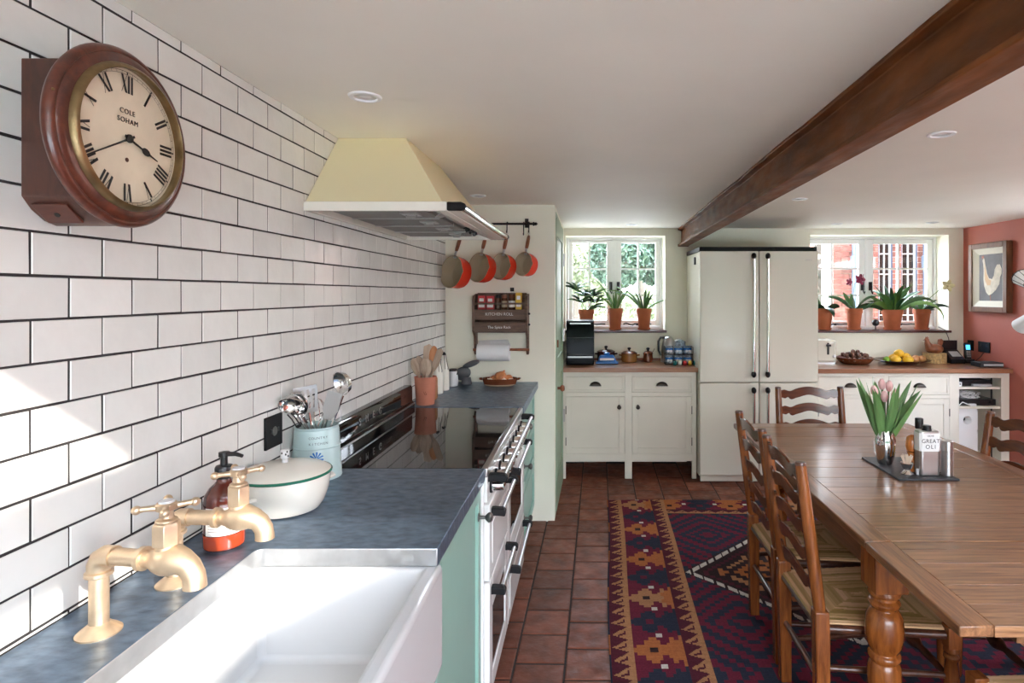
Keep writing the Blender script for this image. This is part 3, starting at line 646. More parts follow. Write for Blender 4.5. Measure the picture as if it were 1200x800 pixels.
oven_door(2.47, RY1-.006, .385, .792, .755, (2.55, 2.99, .46, .69))
oven_door(2.47, RY1-.006, .135, .378, .345, None)
# ------------------------------------------------------------------ zinc worktops
WZ = .918
arc = [(-.757+.02-.02*math.cos(t), 1.371-.02+.02*math.sin(t)) for t in [i*PI/12 for i in range(7)]]
poly = [(XL+.001, .45), (-.757, .45)] + arc + [(-.3455, 1.371), (-.3455, 2.0), (XL+.001, 2.0)]
wt = tag(MB().prism(poly, .876, WZ).build('worktop', M['zinc'], None, .0025), 'blue-grey zinc worktop around the white sink, beside the range', 'worktop')
wt.data.materials.append(M['zincedge'])
for p in wt.data.polygons:
    if abs(p.normal.z) < .5 and p.normal.x > -.5: p.material_index = 1 if (p.center.y < 1.4) else 0  # paler zinc on the edges around the sink
wt2 = tag(box('worktop', M['zinc'], XL+.001, -.3355, 3.081, YP-.001, .876, WZ, None, .0025), 'dark zinc worktop beyond the range against the pan wall', 'worktop')
# ------------------------------------------------------------------ sink
sk = MB()
ox0, ox1, oy0, oy1, oz0, oz1 = -.80, -.338, .50, 1.395, .635, .8755
ix0, ix1, iy0, iy1, iz = -.752, -.378, .56, 1.366, .672
o4 = lambda z: [(ox0,oy0,z),(ox1,oy0,z),(ox1,oy1,z),(ox0,oy1,z)]
i4 = lambda d, z: [(ix0+d,iy0+d,z),(ix1-d,iy0+d,z),(ix1-d,iy1-d,z),(ix0+d,iy1-d,z)]
vs = o4(oz0)+o4(oz1)+i4(0,oz1)+i4(.012,iz); q4 = lambda a, b: [(a+i, a+(i+1)%4, b+(i+1)%4, b+i) for i in range(4)]
sko = sk.add(vs, [(3,2,1,0)]+q4(0,4)+q4(4,8)+q4(8,12)+[(12,13,14,15)]).build('butler_sink', M['ceramic'], None, .014, 4, 80)
tag(sko, 'deep white butler sink set under the zinc worktop below the brass taps', 'sink')
# ------------------------------------------------------------------ brass taps
def make_tap():
    t = thing('brass_tap', 'x', 'tap', (0,0,0), group='brass taps over the sink')
    MB().lathe([(.033,0),(.0335,.003),(.028,.008),(.021,.013),(.0155,.018)], 28).build('base_flange', M['brass'], t)
    p = MB().tube([(0,0,.012),(0,0,.125)], .0145, 18)
    p.tube([(0,0,.10),(0,0,.119),(.004,0,.128),(.012,0,.133),(.03,0,.133)], .0175, 18)
    p.lathe([(.0175,.098),(.021,.100),(.021,.106),(.0175,.108)], 20)
    p.tube([(.02,0,.133),(.098,0,.131)], .0145, 18)
    p.build('pipe', M['brass'], t)
    MB().lathe([(.0145,0),(.020,.001),(.020,.009),(.0145,.010)], 20, Mt(.078,0,.1315) @ Mr(PI/2,'Y')).build('coupling_ring', M['brass'], t)
    b = MB().tube([(.088,0,.131),(.10,0,.131),(.112,0,.131),(.125,0,.132),(.140,0,.132),(.155,0,.129),(.168,0,.121),(.176,0,.108),(.178,0,.094),(.178,0,.088)],
                  [.0135,.015,.022,.0265,.0255,.021,.0185,.0175,.0178,.0182], 20)
    b.build('spout_body', M['brass'], t, ang=60)
    h = MB().lathe([(.018,.150),(.0175,.158)], 20, Mt(.126,0,0)).lathe([(.0215,.158),(.0215,.192),(.019,.196)], 6, Mt(.126,0,0)).lathe([(.0165,.196),(.0165,.200),(.011,.203),(.0095,.218)], 20, Mt(.126,0,0))
    h.build('bonnet', M['brass'], t, .001)
    c = MB().lathe([(.010,.214),(.016,.217),(.0165,.226),(.014,.229)], 20, Mt(.126,0,0))
    for a in (0,1,2,3):
        Mx = Mt(.126,0,.2215) @ Mr(rad(38)+a*PI/2,'Z')
        c.tube([(.012,0,0),(.03,0,.001),(.038,0,.001)], [.006,.0048,.0055], 10, Mx).ell((.041,0,.001),.0078,.0074,.0074,10,8,Mx)
    c = c.build('cross_handle', M['brass'], t)
    MB().lathe([(.0125,.2285),(.0115,.232),(.001,.2335)], 20, Mt(.126,0,0)).build('ceramic_button', M['ceramic'], c)
    return t
tp = make_tap(); tp.location = (-.841, 1.03, WZ); tp['label'] = 'brass tap nearer the camera, left of the amber soap bottle'
tp.rotation_euler = (0,0,rad(-6))
dup(tp, 'brass tap in front of the amber soap bottle beside the lidded pan', (-.832, 1.205, WZ), rad(2))
# ------------------------------------------------------------------ soap bottle
sb = thing('soap_bottle', 'amber soap bottle with black pump and white label behind the second tap', 'soap bottle', (-.842, 1.385, WZ))
MB().lathe([(.036,0),(.041,.004),(.042,.012),(.042,.105),(.039,.122),(.030,.137),(.019,.147),(.0155,.152),(.0155,.162)], 32).build('bottle_body', M['amber'], sb)
MB().lathe([(.0421,.006),(.0428,.012),(.0428,.036),(.0422,.036)], 32, cap=False).build('sun_glow_band', M['sun_glow'], sb)  # orange band paints the sun glowing through the amber glass
lb_ = MB()
lb_.grid(lambda u, v: (.0429*math.cos(rad(-115+165*u)), .0429*math.sin(rad(-115+165*u)), .038+.062*v), 24, 1)
lb_ = lb_.build('label', M['labelw'], sb)
for k, z in enumerate((.085, .076, .066, .060, .054, .048)):
    MB().grid(lambda u, v: (.0432*math.cos(rad(-105+ (120 if k > 1 else 90)*u)), .0432*math.sin(rad(-105+(120 if k > 1 else 90)*u)), z+(.0035 if k < 2 else .0012)*v), 14, 1).build('print_line', M['ink'], lb_)
pm = MB().lathe([(.019,.158),(.019,.182),(.017,.186),(.008,.187),(.0075,.206),(.0115,.207),(.0115,.217),(.001,.219)], 24)
pm.tube([(0,0,.212),(.03,-.004,.213),(.046,-.006,.209)], [.006,.005,.004], 10).build('pump', M['black'], sb)
# ------------------------------------------------------------------ lidded enamel pan
cp = thing('enamel_pan', 'round cream enamel pan with green-rimmed lid beside the utensil pot', 'cooking pot', (-.823, 1.625, WZ))
MB().lathe([(.075,0),(.088,.004),(.099,.02),(.109,.05),(.1135,.078),(.1145,.094),(.111,.094),(.108,.078)], 48, cap=False).lathe([(.001,.0005),(.075,.0005)],48,cap=False).build('pan_body', M['creamen'], cp)
ld = MB().lathe([(.1165,.098),(.1165,.101),(.113,.104),(.098,.112),(.06,.121),(.02,.1255),(.001,.126)], 48, cap=False).lathe([(.1165,.098),(.10,.097),(.001,.097)],48,cap=False).build('lid', M['creamen'], cp)
MB().lathe([(.1145,.0945),(.1185,.096),(.1192,.0995),(.1165,.1025),(.114,.1015)], 48, cap=False).build('green_rim', M['greenrim'], cp)
kn = MB().lathe([(.008,.125),(.007,.134),(.0115,.139),(.012,.158),(.009,.161),(.001,.1615)], 14).build('lid_knob', M['ceramic'], ld)
sp_ = MB()
for k in range(11):
    a = R.uniform(0, 2*PI); z = R.uniform(.141,.156); sp_.ell((.0114*math.cos(a), .0114*math.sin(a), z), .0022,.0022,.0030,8,6)
sp_.build('black_speckle', M['ink'], kn)['kind'] = 'stuff'
for s in (-1, 1):
    Mx = Mr(rad(-118) if s < 0 else rad(62), 'Z')
    MB().tube([(.108,-.036,.062),(.124,-.034,.063),(.129,-.02,.064),(.130,0,.064),(.129,.02,.064),(.124,.034,.063),(.108,.036,.062)], .0055, 8, Mx, flat=1.9).build('side_handle', M['creamen'], cp)
# ------------------------------------------------------------------ utensil pot with utensils
CX, CYY = -.868, 1.915
cr = thing('utensil_pot', 'duck-egg blue tapered enamel pot with a blue print, full of steel utensils', 'utensil pot', (CX, CYY, WZ))
MB().lathe([(.074,0),(.0755,.003),(.0745,.008),(.0665,.148),(.0645,.156),(.067,.160),(.067,.164),(.0625,.164),(.0605,.15),(.066,.012),(.001,.010)], 44, cap=False).lathe([(.001,.001),(.074,.001)],44,cap=False).lathe([(.0712,.098),(.0722,.101),(.0705,.104)],44,cap=False).build('pot_body', M['crock'], cr)
def on_pot(x, z): # point on the pot front, x across
    r = .0745-.008*(z-.008)/.14+.0006; a = rad(-62)+x/r; return (r*math.cos(a), r*math.sin(a), z)
MB_ = MB()
for k in range(7):
    a = rad(-10+32*k); 
    MB_.add([on_pot(-.006+.004*math.cos(a-.3), .072+.004*math.sin(a-.3)), on_pot(-.006+.021*math.cos(a-.12), .072+.021*math.sin(a-.12)), on_pot(-.006+.021*math.cos(a+.12), .072+.021*math.sin(a+.12)), on_pot(-.006+.004*math.cos(a+.3), .072+.004*math.sin(a+.3))], [(0,1,2,3)])
MB_.build('blue_flower_print', M['blue'], cr)
for wd, z, s in (('COUNTRY', .135, .013), ('KITCHEN', .117, .013)):
    for i, c in enumerate(wd):
        x = (i-(len(wd)-1)/2)*.0082; p = on_pot(x, z); a = rad(-62)+x/.068
        text('lettering', c, M['greyc'], s*.8, p, (PI/2, 0, a+PI/2), cr, .0002)
def ut(name, label, base, top, head):
    t = thing(name, label, 'utensil', (CX+base[0], CYY+base[1], WZ+.012), group='steel utensils in the blue pot')
    d = (Vector(top)-Vector((base[0], base[1], .0))); 
    t.rotation_euler = (Vector((0,0,1)).rotation_difference(d) @ Matrix.Rotation(rad(24), 3, 'Z').to_quaternion()).to_euler(); head(t, d.length); return t
def wire(t, L_, r=.0035): MB().tube([(0,0,0),(0,0,L_*.5),(0,0,L_)], [r*1.15, r, r*.85], 8).build('shaft', M['chrome'], t)
def h_turner(t, L_):
    wire(t, L_-.07, .0045); b = MB()
    Mx = Mt(0,0,L_-.08) @ Mr(rad(10),'X')
    b.box(-.012,.012,-.001,.001,-.01,.012,Mx).box(-.026,.026,-.001,.001,.010,.024,Mx).box(-.034,.034,-.001,.001,.086,.098,Mx)
    for k in range(5): x = -.03+.0146*k; b.add([(x*.8-.0036,-.001,.024),(x*.8+.0036,-.001,.024),(x*1.1+.0042,-.001,.087),(x*1.1-.0042,-.001,.087),(x*.8-.0036,.001,.024),(x*.8+.0036,.001,.024),(x*1.1+.0042,.001,.087),(x*1.1-.0042,.001,.087)], [(0,1,2,3),(7,6,5,4),(0,4,5,1),(1,5,6,2),(2,6,7,3),(3,7,4,0)], Mx)
    b.build('slotted_blade', M['steel'], t)
def h_ladle(t, L_):
    wire(t, L_-.02, .004); Mx = Mt(-.02,-.01,L_+.012) @ Vector((0,0,1)).rotation_difference(Vector((-.62,-.45,-.42))).to_matrix().to_4x4()
    MB().lathe([(.001,-.030),(.018,-.027),(.033,-.016),(.039,0),(.041,.002),(.0385,.001),(.032,-.0145),(.0175,-.0255),(.001,-.0285)], 28, Mx, cap=False).build('bowl', M['chrome'], t)
def h_spoon(t, L_):
    wire(t, L_-.03, .004); Mx = Mt(0,0,L_) @ Mr(rad(-12),'Z') @ Mr(rad(80),'X')
    MB().lathe([(.001,-.014),(.02,-.011),(.030,0),(.031,.001),(.029,.0008),(.019,-.0095),(.001,-.0125)], 24, Mx, cap=False, sy=1.35).build('bowl', M['chrome'], t)
def h_strainer(t, L_):
    wire(t, L_-.04, .0035); Mx = Mt(0,0,L_) @ Mr(rad(-25),'Z') @ Mr(rad(105),'X')
    MB().lathe([(.001,-.030),(.018,-.027),(.033,-.016),(.038,0),(.040,0),(.040,.003),(.037,.003),(.032,-.014),(.017,-.025),(.001,-.028)], 28, Mx, cap=False).build('bowl', M['chrome'], t)
def h_whisk(t, L_):
    wire(t, L_-.09, .005); b = MB()
    for k in range(5):
        a = PI*k/5; pts = [(.026*math.sin(PI*s)**.8*math.cos(a)*(1 if s < .5 else 1), 0, 0) for s in (0,)]
        pts = []
        for q in range(17):
            s = 2*q/16-1; x = .027*math.copysign(abs(math.sin(PI/2*min(1,(1-abs(s))*1.0+.0))) if False else (1-abs(s)**1.0)**.6*0+math.sin(PI*abs(s))**.75 if abs(s) < 1 else 0, s)
            pts.append((x*math.cos(a), x*math.sin(a), L_+.03-.12*abs(s)**1.3))
        b.tube(pts, .0011, 5)
    b.build('whisk_wires', M['chrome'], t)
def h_fork(t, L_):
    wire(t, L_-.05, .004); b = MB().box(-.018,.018,-.001,.001,L_-.055,L_-.045)
    for x in (-.016,-.005,.005,.016): b.tube([(x,0,L_-.05),(x,.002,L_-.02),(x,-.012,L_+.005)], .0022, 6)
    b.build('tines', M['black'], t)
def h_slice(t, L_):
    wire(t, L_-.06, .004); MB().prism([(-.010,0),(.010,0),(.024,.03),(.022,.09),(-.022,.09),(-.024,.03)], -.001, .001, Mt(0,0,L_-.06) @ Mr(rad(-15),'Z') @ Mr(PI/2,'X')).build('flat_blade', M['steel'], t)
ut('fish_slice', 'large slotted steel turner standing in the blue utensil pot', (.012,-.01), (-.022,-.03,.265), h_turner)
ut('ladle', 'steel ladle with round bowl, farthest right in the blue utensil pot', (-.01,.0), (.078,.035,.262), h_ladle)
ut('strainer', 'round steel strainer leaning left out of the blue utensil pot', (.03,.045), (-.038,-.085,.228), h_strainer)
ut('whisk', 'wire balloon whisk among the utensils in the blue pot', (.0,.02), (-.015,.03,.205), h_whisk)
ut('serving_fork', 'black pronged serving fork leaning left in the blue utensil pot', (.03,.035), (-.045,-.06,.205), h_fork)
ut('palette_slice', 'narrow flat steel slice leaning right beside the ladle', (-.02,.01), (.046,.01,.225), h_slice)
ut('serving_spoon', 'steel serving spoon standing between turner and strainer in the blue pot', (.02,.02), (-.036,-.055,.225), h_spoon)
ut('serving_tongs', 'plain steel rod handles crossing at the middle of the blue pot', (-.03,-.02), (.03,.02,.215), lambda t, L_: MB().tube([(.004,0,0),(.012,0,L_*.6),(.004,0,L_)], .0032, 6).tube([(-.004,0,0),(-.012,0,L_*.6),(-.004,0,L_)], .0032, 6).build('rods', M['chrome'], t))
# ------------------------------------------------------------------ socket on tiles
s1 = thing('wall_socket', 'matt black socket plate on the white tiles left of the utensil pot', 'socket', (XL+.0005, 1.792, 1.09), world=True)
MB().box(XL+.001, XL+.009, 1.745, 1.838, 1.042, 1.137).build('plate', M['blackmat'], s1, .002)
for y, z in ((1.772,1.092),(1.81,1.092)): MB().box(XL+.009, XL+.0115, y-.004, y+.004, z-.006, z+.006).build('switch', M['black'], s1)
MB().lathe([(.014,0),(.013,.002),(.001,.0025)], 16, Mt(XL+.009, 1.792, 1.09) @ Mr(PI/2,'Y')).build('dial', M['pewter'], s1)
# ------------------------------------------------------------------ mint cupboards
def mint_unit(label, y0, y1, z1, zs, doors):
    t = thing('mint_cupboard', label, 'cupboard', (-.65, (y0+y1)/2, 0), world=True)
    MB().box(XL+.003, -.378, y0, y1, zs, z1).build('carcass', M['mint'], t)
    MB().box(XL+.003, -.43, y0, y1, 0, zs).build('kickboard', M['mint'], t)
    for (a, b, c, d, kind, hy, hz) in doors:
        f = 'drawer' if kind == 'drawer' else 'door'; e = .045
        m_ = MB().box(-.378, -.358, a, a+e, c, d).box(-.378, -.358, b-e, b, c, d).box(-.378, -.358, a+e, b-e, c, c+e).box(-.378, -.358, a+e, b-e, d-e, d).box(-.378, -.368, a+e, b-e, c+e, d-e)
        o = m_.build(f, M['mint'], t, .0015)
        MB().lathe([(.0135,0),(.0135,.003),(.006,.005),(.0055,.022),(.012,.028),(.0165,.034),(.0165,.04),(.010,.046),(.001,.047)], 20, Mt(-.358, hy, hz) @ Mr(PI/2,'Y')).build('knob', M['pewter'], o)
        if f == 'door': 
            for z in (c+.09, d-.14): box('hinge', M['brassold'], -.3581, -.355, a-.004, a+.004, z, z+.06, o)
    return t
mint_unit('mint green cupboard with a pewter knob between the sink and the range', 1.40, 1.998, .875, .1, [(1.412, 1.99, .11, .868, 'door', 1.945, .775)])
mint_unit('mint green cupboard under the butler sink', .40, 1.396, .632, .1, [(.42, .90, .11, .622, 'door', .86, .57), (.91, 1.386, .11, .622, 'door', .95, .57)])
mint_unit('mint green drawer unit with pewter knobs beyond the range', 3.082, 3.962, .875, .1, [(3.10, 3.95, .66, .868, 'drawer', 3.32, .765), (3.10, 3.95, .40, .65, 'drawer', 3.32, .545), (3.10, 3.95, .11, .39, 'drawer', 3.32, .26)])
# ------------------------------------------------------------------ pan rail and saucepans
YW = YP
pr = thing('pan_rail', 'black iron pan rail with finial end on the wall beside the hood', 'rail', (-.63, YW-.03, 1.957), world=True)
MB().tube([(-.92, YW-.035, 1.957), (-.365, YW-.035, 1.957)], .007, 10).build('rail', M['iron'], pr)
MB().lathe([(.007,0),(.013,.004),(.013,.010),(.008,.014),(.012,.022),(.001,.034)], 12, Mt(-.368, YW-.035, 1.957) @ Mr(PI/2,'Y')).build('finial', M['iron'], pr)
for x in (-.88, -.41):
    MB().tube([(x, YW-.001, 1.975), (x, YW-.03, 1.972), (x, YW-.036, 1.957), (x, YW-.036, 1.946)], .006, 8).box(x-.012, x+.012, YW-.004, YW-.0005, 1.935, 1.995).build('bracket', M['iron'], pr)
def hook(x, zb, lb):
    t = thing('pan_hook', lb, 'hook', (x, YW-.045, 1.957), group='iron hooks on the pan rail')
    MB().tube([(0,.018,.002),(0,.012,.012),(0,.0,.008),(0,-.004,-.01),(0,-.004,zb-1.957+.02),(0,-.008,zb-1.957),(0,-.018,zb-1.957-.004),(0,-.024,zb-1.957+.008)], .0035, 8).build('hook_rod', M['iron'], t)
    return t
def pan(x, zc, r, dp, lb, hl):
    t = thing('saucepan', lb, 'saucepan', (x, YW-.135, zc), 0, 'flame orange saucepans on the rail')
    Mx = Mr(rad(-38),'Z') @ Mr(rad(-8),'X') @ Mr(PI/2,'X')          # local +Z = opening, towards the camera
    rimz = dp*.55
    def spout(pr_, r_in): return pr_
    b = MB(); seg = 48
    prof = [(.001,-dp*.45),(r*.72,-dp*.45),(r*.86,-dp*.40),(r*.95,-dp*.1),(r*.99,rimz)]
    vs = []; fs = []
    def bump(k, z, q):
        a = 2*PI*k/seg; d = min(abs(a-0), abs(a-2*PI)); d2 = abs(a-PI)
        g = math.exp(-(d/.14)**2)+math.exp(-(d2/.14)**2); return q*(1+.10*g*max(0,(z+dp*.1)/(rimz+dp*.1)))
    def shell(pf, m, nm):
        vs = []; fs = []
        for rr, z in pf:
            for k in range(seg):
                q = bump(k, z, rr); a = 2*PI*k/seg; vs.append((q*math.cos(a), q*math.sin(a), z))
        for i in range(len(pf)-1):
            for k in range(seg):
                k2 = (k+1)%seg; fs.append((i*seg+k, i*seg+k2, (i+1)*seg+k2, (i+1)*seg+k))
        return MB().add(vs, fs, Mx).build(nm, M[m], t)
    shell(prof, 'orange', 'pan_body')
    shell([(r*.99,rimz),(r*.985,rimz+.002),(r*.955,rimz),(r*.92,-dp*.1),(r*.84,-dp*.36),(r*.70,-dp*.41),(.001,-dp*.41)], 'tan', 'pan_interior')
    top = Vector(Mx @ Vector((0, r*.98, rimz-.014)))
    e = Vector((x*0+.002, .085, r+hl))
    m1 = top.lerp(e, .22)
    MB().tube([top-Vector((0,0,.012)), m1], [.010,.0075], 10).build('handle_socket', M['steel'], t)
    MB().tube([m1, top.lerp(e,.35), top.lerp(e,.6), top.lerp(e,.85), e], [.008,.0115,.0125,.0115,.008], 12).build('handle', M['henw'], t)
    MB().tube([e, e+Vector((0,.002,.012)), e+Vector((.007,.002,.02)), e+Vector((0,.002,.029)), e+Vector((-.007,.002,.02)), e+Vector((0,.002,.011))], .0022, 6).build('hanging_ring', M['steel'], t)
    return t, zc+e.z+.026
for x, zc, r, dp, hl, n in ((-.838, 1.632, .106, .092, .135, 'largest'), (-.672, 1.660, .096, .082, .125, 'second largest'), (-.536, 1.668, .087, .074, .12, 'third largest'), (-.393, 1.683, .078, .070, .115, 'smallest')):
    nm = {'largest': 'largest flame orange saucepan hanging by its wooden handle, next to the tiled wall', 'second largest': 'orange saucepan with sand interior hanging second from the tiled wall', 'third largest': 'orange saucepan with sand interior hanging third from the tiled wall', 'smallest': 'smallest flame orange saucepan hanging nearest the green door'}[n]
    _, zt = pan(x, zc, r, dp, nm, hl)
    hook(x+.002, zt, {'largest': 'iron hook holding the largest orange saucepan', 'second largest': 'iron hook holding the second saucepan from the tiles', 'third largest': 'iron hook holding the third saucepan from the tiles', 'smallest': 'iron hook holding the smallest saucepan'}[n])
hook(-.425, 1.885, 'short spare iron hook at the finial end of the pan rail')
# ------------------------------------------------------------------ spice rack
sr = thing('spice_rack', 'dark wooden wall rack with two lettered boards and a paper towel rod', 'rack', (-.565, YW-.06, 1.11), world=True)
yb, yf = YW-.001, YW-.115
for x in (-.741, -.401):
    MB().prism([(yb,1.11),(yb-.03,1.10),(yb-.05,1.12),(yb-.05,1.16),(yb-.06,1.22),(yf,1.26),(yf,1.46),(yf+.02,1.485),(yb,1.50)], x-.008, x+.008, Matrix(((0,0,1,0),(1,0,0,0),(0,1,0,0),(0,0,0,1)))).build('side_board', M['rackw'], sr, .002)
box('back_panel', M['rackw'], -.733, -.409, yb-.012, yb, 1.27, 1.505, sr)
for z in (1.394, 1.262): box('shelf', M['rackw'], -.733, -.409, yf+.008, yb-.012, z-.012, z, sr)
b1 = box('front_board', M['rackw'], -.733, -.409, yf, yf+.012, 1.332, 1.398, sr, .002)
b2 = box('front_board', M['rackw'], -.733, -.409, yf, yf+.012, 1.250, 1.318, sr, .002)
box('rail', M['rackw'], -.733, -.409, yf, yf+.010, 1.430, 1.442, sr)
text('lettering', 'KITCHEN ROLL', M['labelw'], .026, (-.575, yf-.0006, 1.368), (PI/2,0,0), b1, .0002)
text('lettering', 'The Spice Rack', M['labelw'], .024, (-.575, yf-.0006, 1.284), (PI/2,0,0), b2, .0002)
MB().tube([(-.755, yb-.045, 1.135), (-.388, yb-.045, 1.135)], .0085, 10).build('towel_rod', M['henw'], sr)
for z in (1.30, 1.37): MB().ell((-.386, yf+.03, z), .008,.008,.008,10,8).build('peg', M['iron'], sr)
pt = thing('paper_towel', 'white paper towel roll on the rod of the wall rack', 'paper towel', (-.655, yb-.045-.0, 1.135), world=True)
MB().lathe([(.018,0),(.056,0),(.056,.208),(.018,.208),(.018,0)], 36, Mt(-.735+.012, yb-.058, 1.118) @ Mr(PI/2,'Y'), cap=False).build('roll', M['paper'], pt)
MB().add([(-.722,yb-.058,1.1738),(-.516,yb-.058,1.1738),(-.53,yb-.03,1.20),(-.722,yb-.02,1.193)], [(0,1,2,3)]).build('loose_sheet', M['paper'], pt)
def jar(name, lb, x, wd, h, m, kind, lidm=None, lm=None):
    t = thing(name, lb, 'spice jar', (x, YW-.058, 1.3945), group='spice jars on the wall rack')
    if kind == 'box':
        b = MB().box(-wd/2, wd/2, -.022, .022, 0, h).build('carton', M[m], t, .001)
        MB().box(-wd/2*.8, wd/2*.8, -.0226, -.022, h*.18, h*.42).build('print_panel', M[lm or 'labelw'], b); MB().box(-wd/2*.6, wd/2*.6, -.0226, -.022, h*.6, h*.82).build('print_panel', M[lm or 'labelw'], b)
    else:
        MB().lathe([(wd/2*.9,0),(wd/2,.004),(wd/2,h*.72),(wd/2*.8,h*.8)], 20).build('jar_body', M[m], t)
        MB().lathe([(wd/2*.86,h*.78),(wd/2*.86,h),(wd/2*.6,h*1.01)], 20).build('lid', M[lidm], t)
        MB().lathe([(wd/2*1.01,h*.18),(wd/2*1.01,h*.6)], 20, cap=False).build('label', M[lm or 'labelw'], t)
jar('spice_carton', 'red and white spice carton at the left end of the rack', -.695, .048, .092, 'red', 'box')
jar('spice_carton', 'red and white spice carton second from the left on the rack', -.639, .048, .090, 'red', 'box')
jar('spice_jar', 'brown spice jar with dark lid right of the red cartons', -.590, .036, .098, 'brownj', 'jar', 'blackmat', 'brownj')
jar('spice_jar', 'brown spice jar in the middle of the rack beside its twin', -.549, .036, .098, 'brownj', 'jar', 'henw', 'tan')
jar('spice_jar', 'brown spice jar with white label left of the yellow tin', -.501, .042, .100, 'brownj', 'jar', 'brownc', 'labelw')
jar('spice_tin', 'yellow spice tin at the right end of the rack', -.455, .038, .112, 'yellow', 'box')
MB_ = MB().box(-.518,-.494,YW-.012,YW-.0005,1.515,1.54).tube([(-.506,YW-.012,1.535),(-.506,YW-.03,1.53),(-.506,YW-.032,1.515)], .004, 6)
tag(MB_.build('cup_hook', M['iron']), 'small iron hook screwed to the wall above the spice rack', 'hook')
# ------------------------------------------------------------------ things on the far worktop
pw = thing('utensil_jar', 'terracotta pot of wooden spoons on the splashback end of the hob', 'utensil pot', (-.862, 3.165, WZ))
MB().lathe([(.045,0),(.047,.003),(.057,.143),(.0575,.146),(.053,.146),(.044,.012),(.001,.010)], 36, cap=False).lathe([(.001,.001),(.045,.001)],36,cap=False).build('pot_body', M['terrap'], pw)
sq = MB()
for k in range(2): sq.tube([(.0485*math.cos(a)*1.05, .0485*math.sin(a)*1.05, .085+.03*math.sin(q*1.0)) for q, a in [(i*.55+k, -1.9+i*.09) for i in range(9)]], .0012, 5)
sq.build('scratched_motif', M['brownc'], pw)
def wspoon(lb, base, top, kind, rz=0, m='spoonw', w_=.024):
    t = thing('wooden_spoon' if kind == 's' else 'wooden_spatula', lb, 'spoon' if kind == 's' else 'spatula', (-.862+base[0], 3.165+base[1], WZ+.014), group='wooden utensils in the terracotta pot')
    d = Vector((top[0]-base[0], top[1]-base[1], top[2])); q = Vector((0,0,1)).rotation_difference(d) @ Matrix.Rotation(rz+rad(15), 3, 'Z').to_quaternion(); t.rotation_euler = q.to_euler(); L_ = d.length
    MB().tube([(0,0,0),(0,0,L_-.07)], [.0055,.006], 8).build('handle', M[m], t)
    if kind == 's': MB().ell((0,.002,L_-.045), w_, .007, .05, 16, 12).build('bowl', M[m], t)
    else: MB().prism([(-.008,0),(.008,0),(w_,.04),(w_,.115),(w_*.2,.128),(-w_,.115),(-w_,.04)], -.003, .003, Mt(0,0,L_-.09) @ Mr(PI/2,'X')).build('blade', M[m], t, .002)
wspoon('broad wooden spoon at the front of the terracotta pot', (.01,.01), (.006,-.03,.228), 's', w_=.030)
wspoon('wooden spoon leaning far left out of the terracotta pot', (.015,.0), (-.060,-.015,.225), 's')
wspoon('wooden spoon second from the left in the terracotta pot', (.015,.02), (-.036,-.01,.235), 's')
wspoon('tall pale wooden spatula at the back of the terracotta pot', (0,0), (.006,.03,.262), 'p', .1)
wspoon('wooden spatula leaning right out of the terracotta pot', (-.015,0), (.072,-.008,.245), 'p', -.3, w_=.018)
wspoon('orange-topped wooden spoon at the back of the terracotta pot', (.0,.0), (.036,.04,.285), 's', m='boardw')
wspoon('short wooden spoon between the spatulas in the terracotta pot', (-.01,.01), (.024,.0,.215), 's')
def board(lb, x, y, m, w_, h):
    t = thing('chopping_board', lb, 'chopping board', (x, y, WZ), world=True)
    MB().prism([(-w_/2,0),(w_/2,0),(w_/2,h*.5),(w_*.42,h*.62),(w_/2,h*.8),(w_*.3,h),(-w_*.3,h),(-w_/2,h*.8)], 0, .016, Mt(x, y, WZ) @ Mr(rad(8),'Z') @ Matrix(((0,0,1,0),(1,0,0,0),(0,1,0,0),(0,0,0,1)))).build('board', M[m], t, .003)
board('orange wooden board on edge behind the terracotta spoon pot', -.860, 3.33, 'boardw', .10, .115)
board('blue-grey board on edge behind the terracotta spoon pot', -.886, 3.33, 'slate', .10, .125)
def bottle(lb, x, y):
    t = thing('swing_top_bottle', lb, 'bottle', (x, y, WZ), group='white swing-top bottles by the tiles')
    MB().lathe([(.030,0),(.034,.004),(.034,.10),(.032,.125),(.020,.160),(.0125,.178),(.012,.20),(.014,.203),(.014,.212),(.001,.212)], 24).build('bottle_body', M['creamen'], t)
    MB().lathe([(.011,.212),(.012,.222),(.006,.230),(.001,.231)], 14).build('stopper', M['black'], t)
    MB().tube([(.013,-.004,.222),(.017,-.004,.2),(.024,-.012,.165),(.030,-.014,.14),(.030,-.016,.125)], .0016, 6).tube([(.005,-.013,.222),(.008,-.015,.2),(.014,-.024,.16),(.016,-.030,.13)], .0016, 6).build('wire_bail', M['iron'], t)
bottle('white swing-top bottle nearer the spoon pot', -.883, 3.50)
bottle('white swing-top bottle nearer the white jug', -.876, 3.62)
jg = thing('white_jug', 'small white clip-top jug with black fitting left of the grey ornament', 'jug', (-.852, 3.76, WZ))
MB().lathe([(.024,0),(.032,.006),(.035,.04),(.031,.07),(.026,.085),(.027,.098)], 24).build('jug_body', M['ceramic'], jg)
MB().lathe([(.0278,.098),(.0278,.108),(.022,.112)], 20).tube([(.026,-.01,.075),(.032,-.012,.09),(.030,-.01,.108),(.0,-.026,.112)], .003, 6).build('clip_lid', M['black'], jg)
go = thing('grey_ornament', 'slate grey ceramic ornament of stacked lobes right of the white jug', 'ornament', (-.785, 3.85, WZ))
MB().lathe([(.03,0),(.036,.004),(.030,.03),(.028,.045)], 20).ell((.004,0,.074),.054,.03,.042,20,12,Mr(rad(-22),'Y')).build('lower_lobe', M['greyc'], go)
MB().ell((0,0,0),.058,.026,.019,20,12,Mt(.030,0,.131) @ Mr(rad(-20),'Y')).build('upper_lobe', M['greyc'], go)
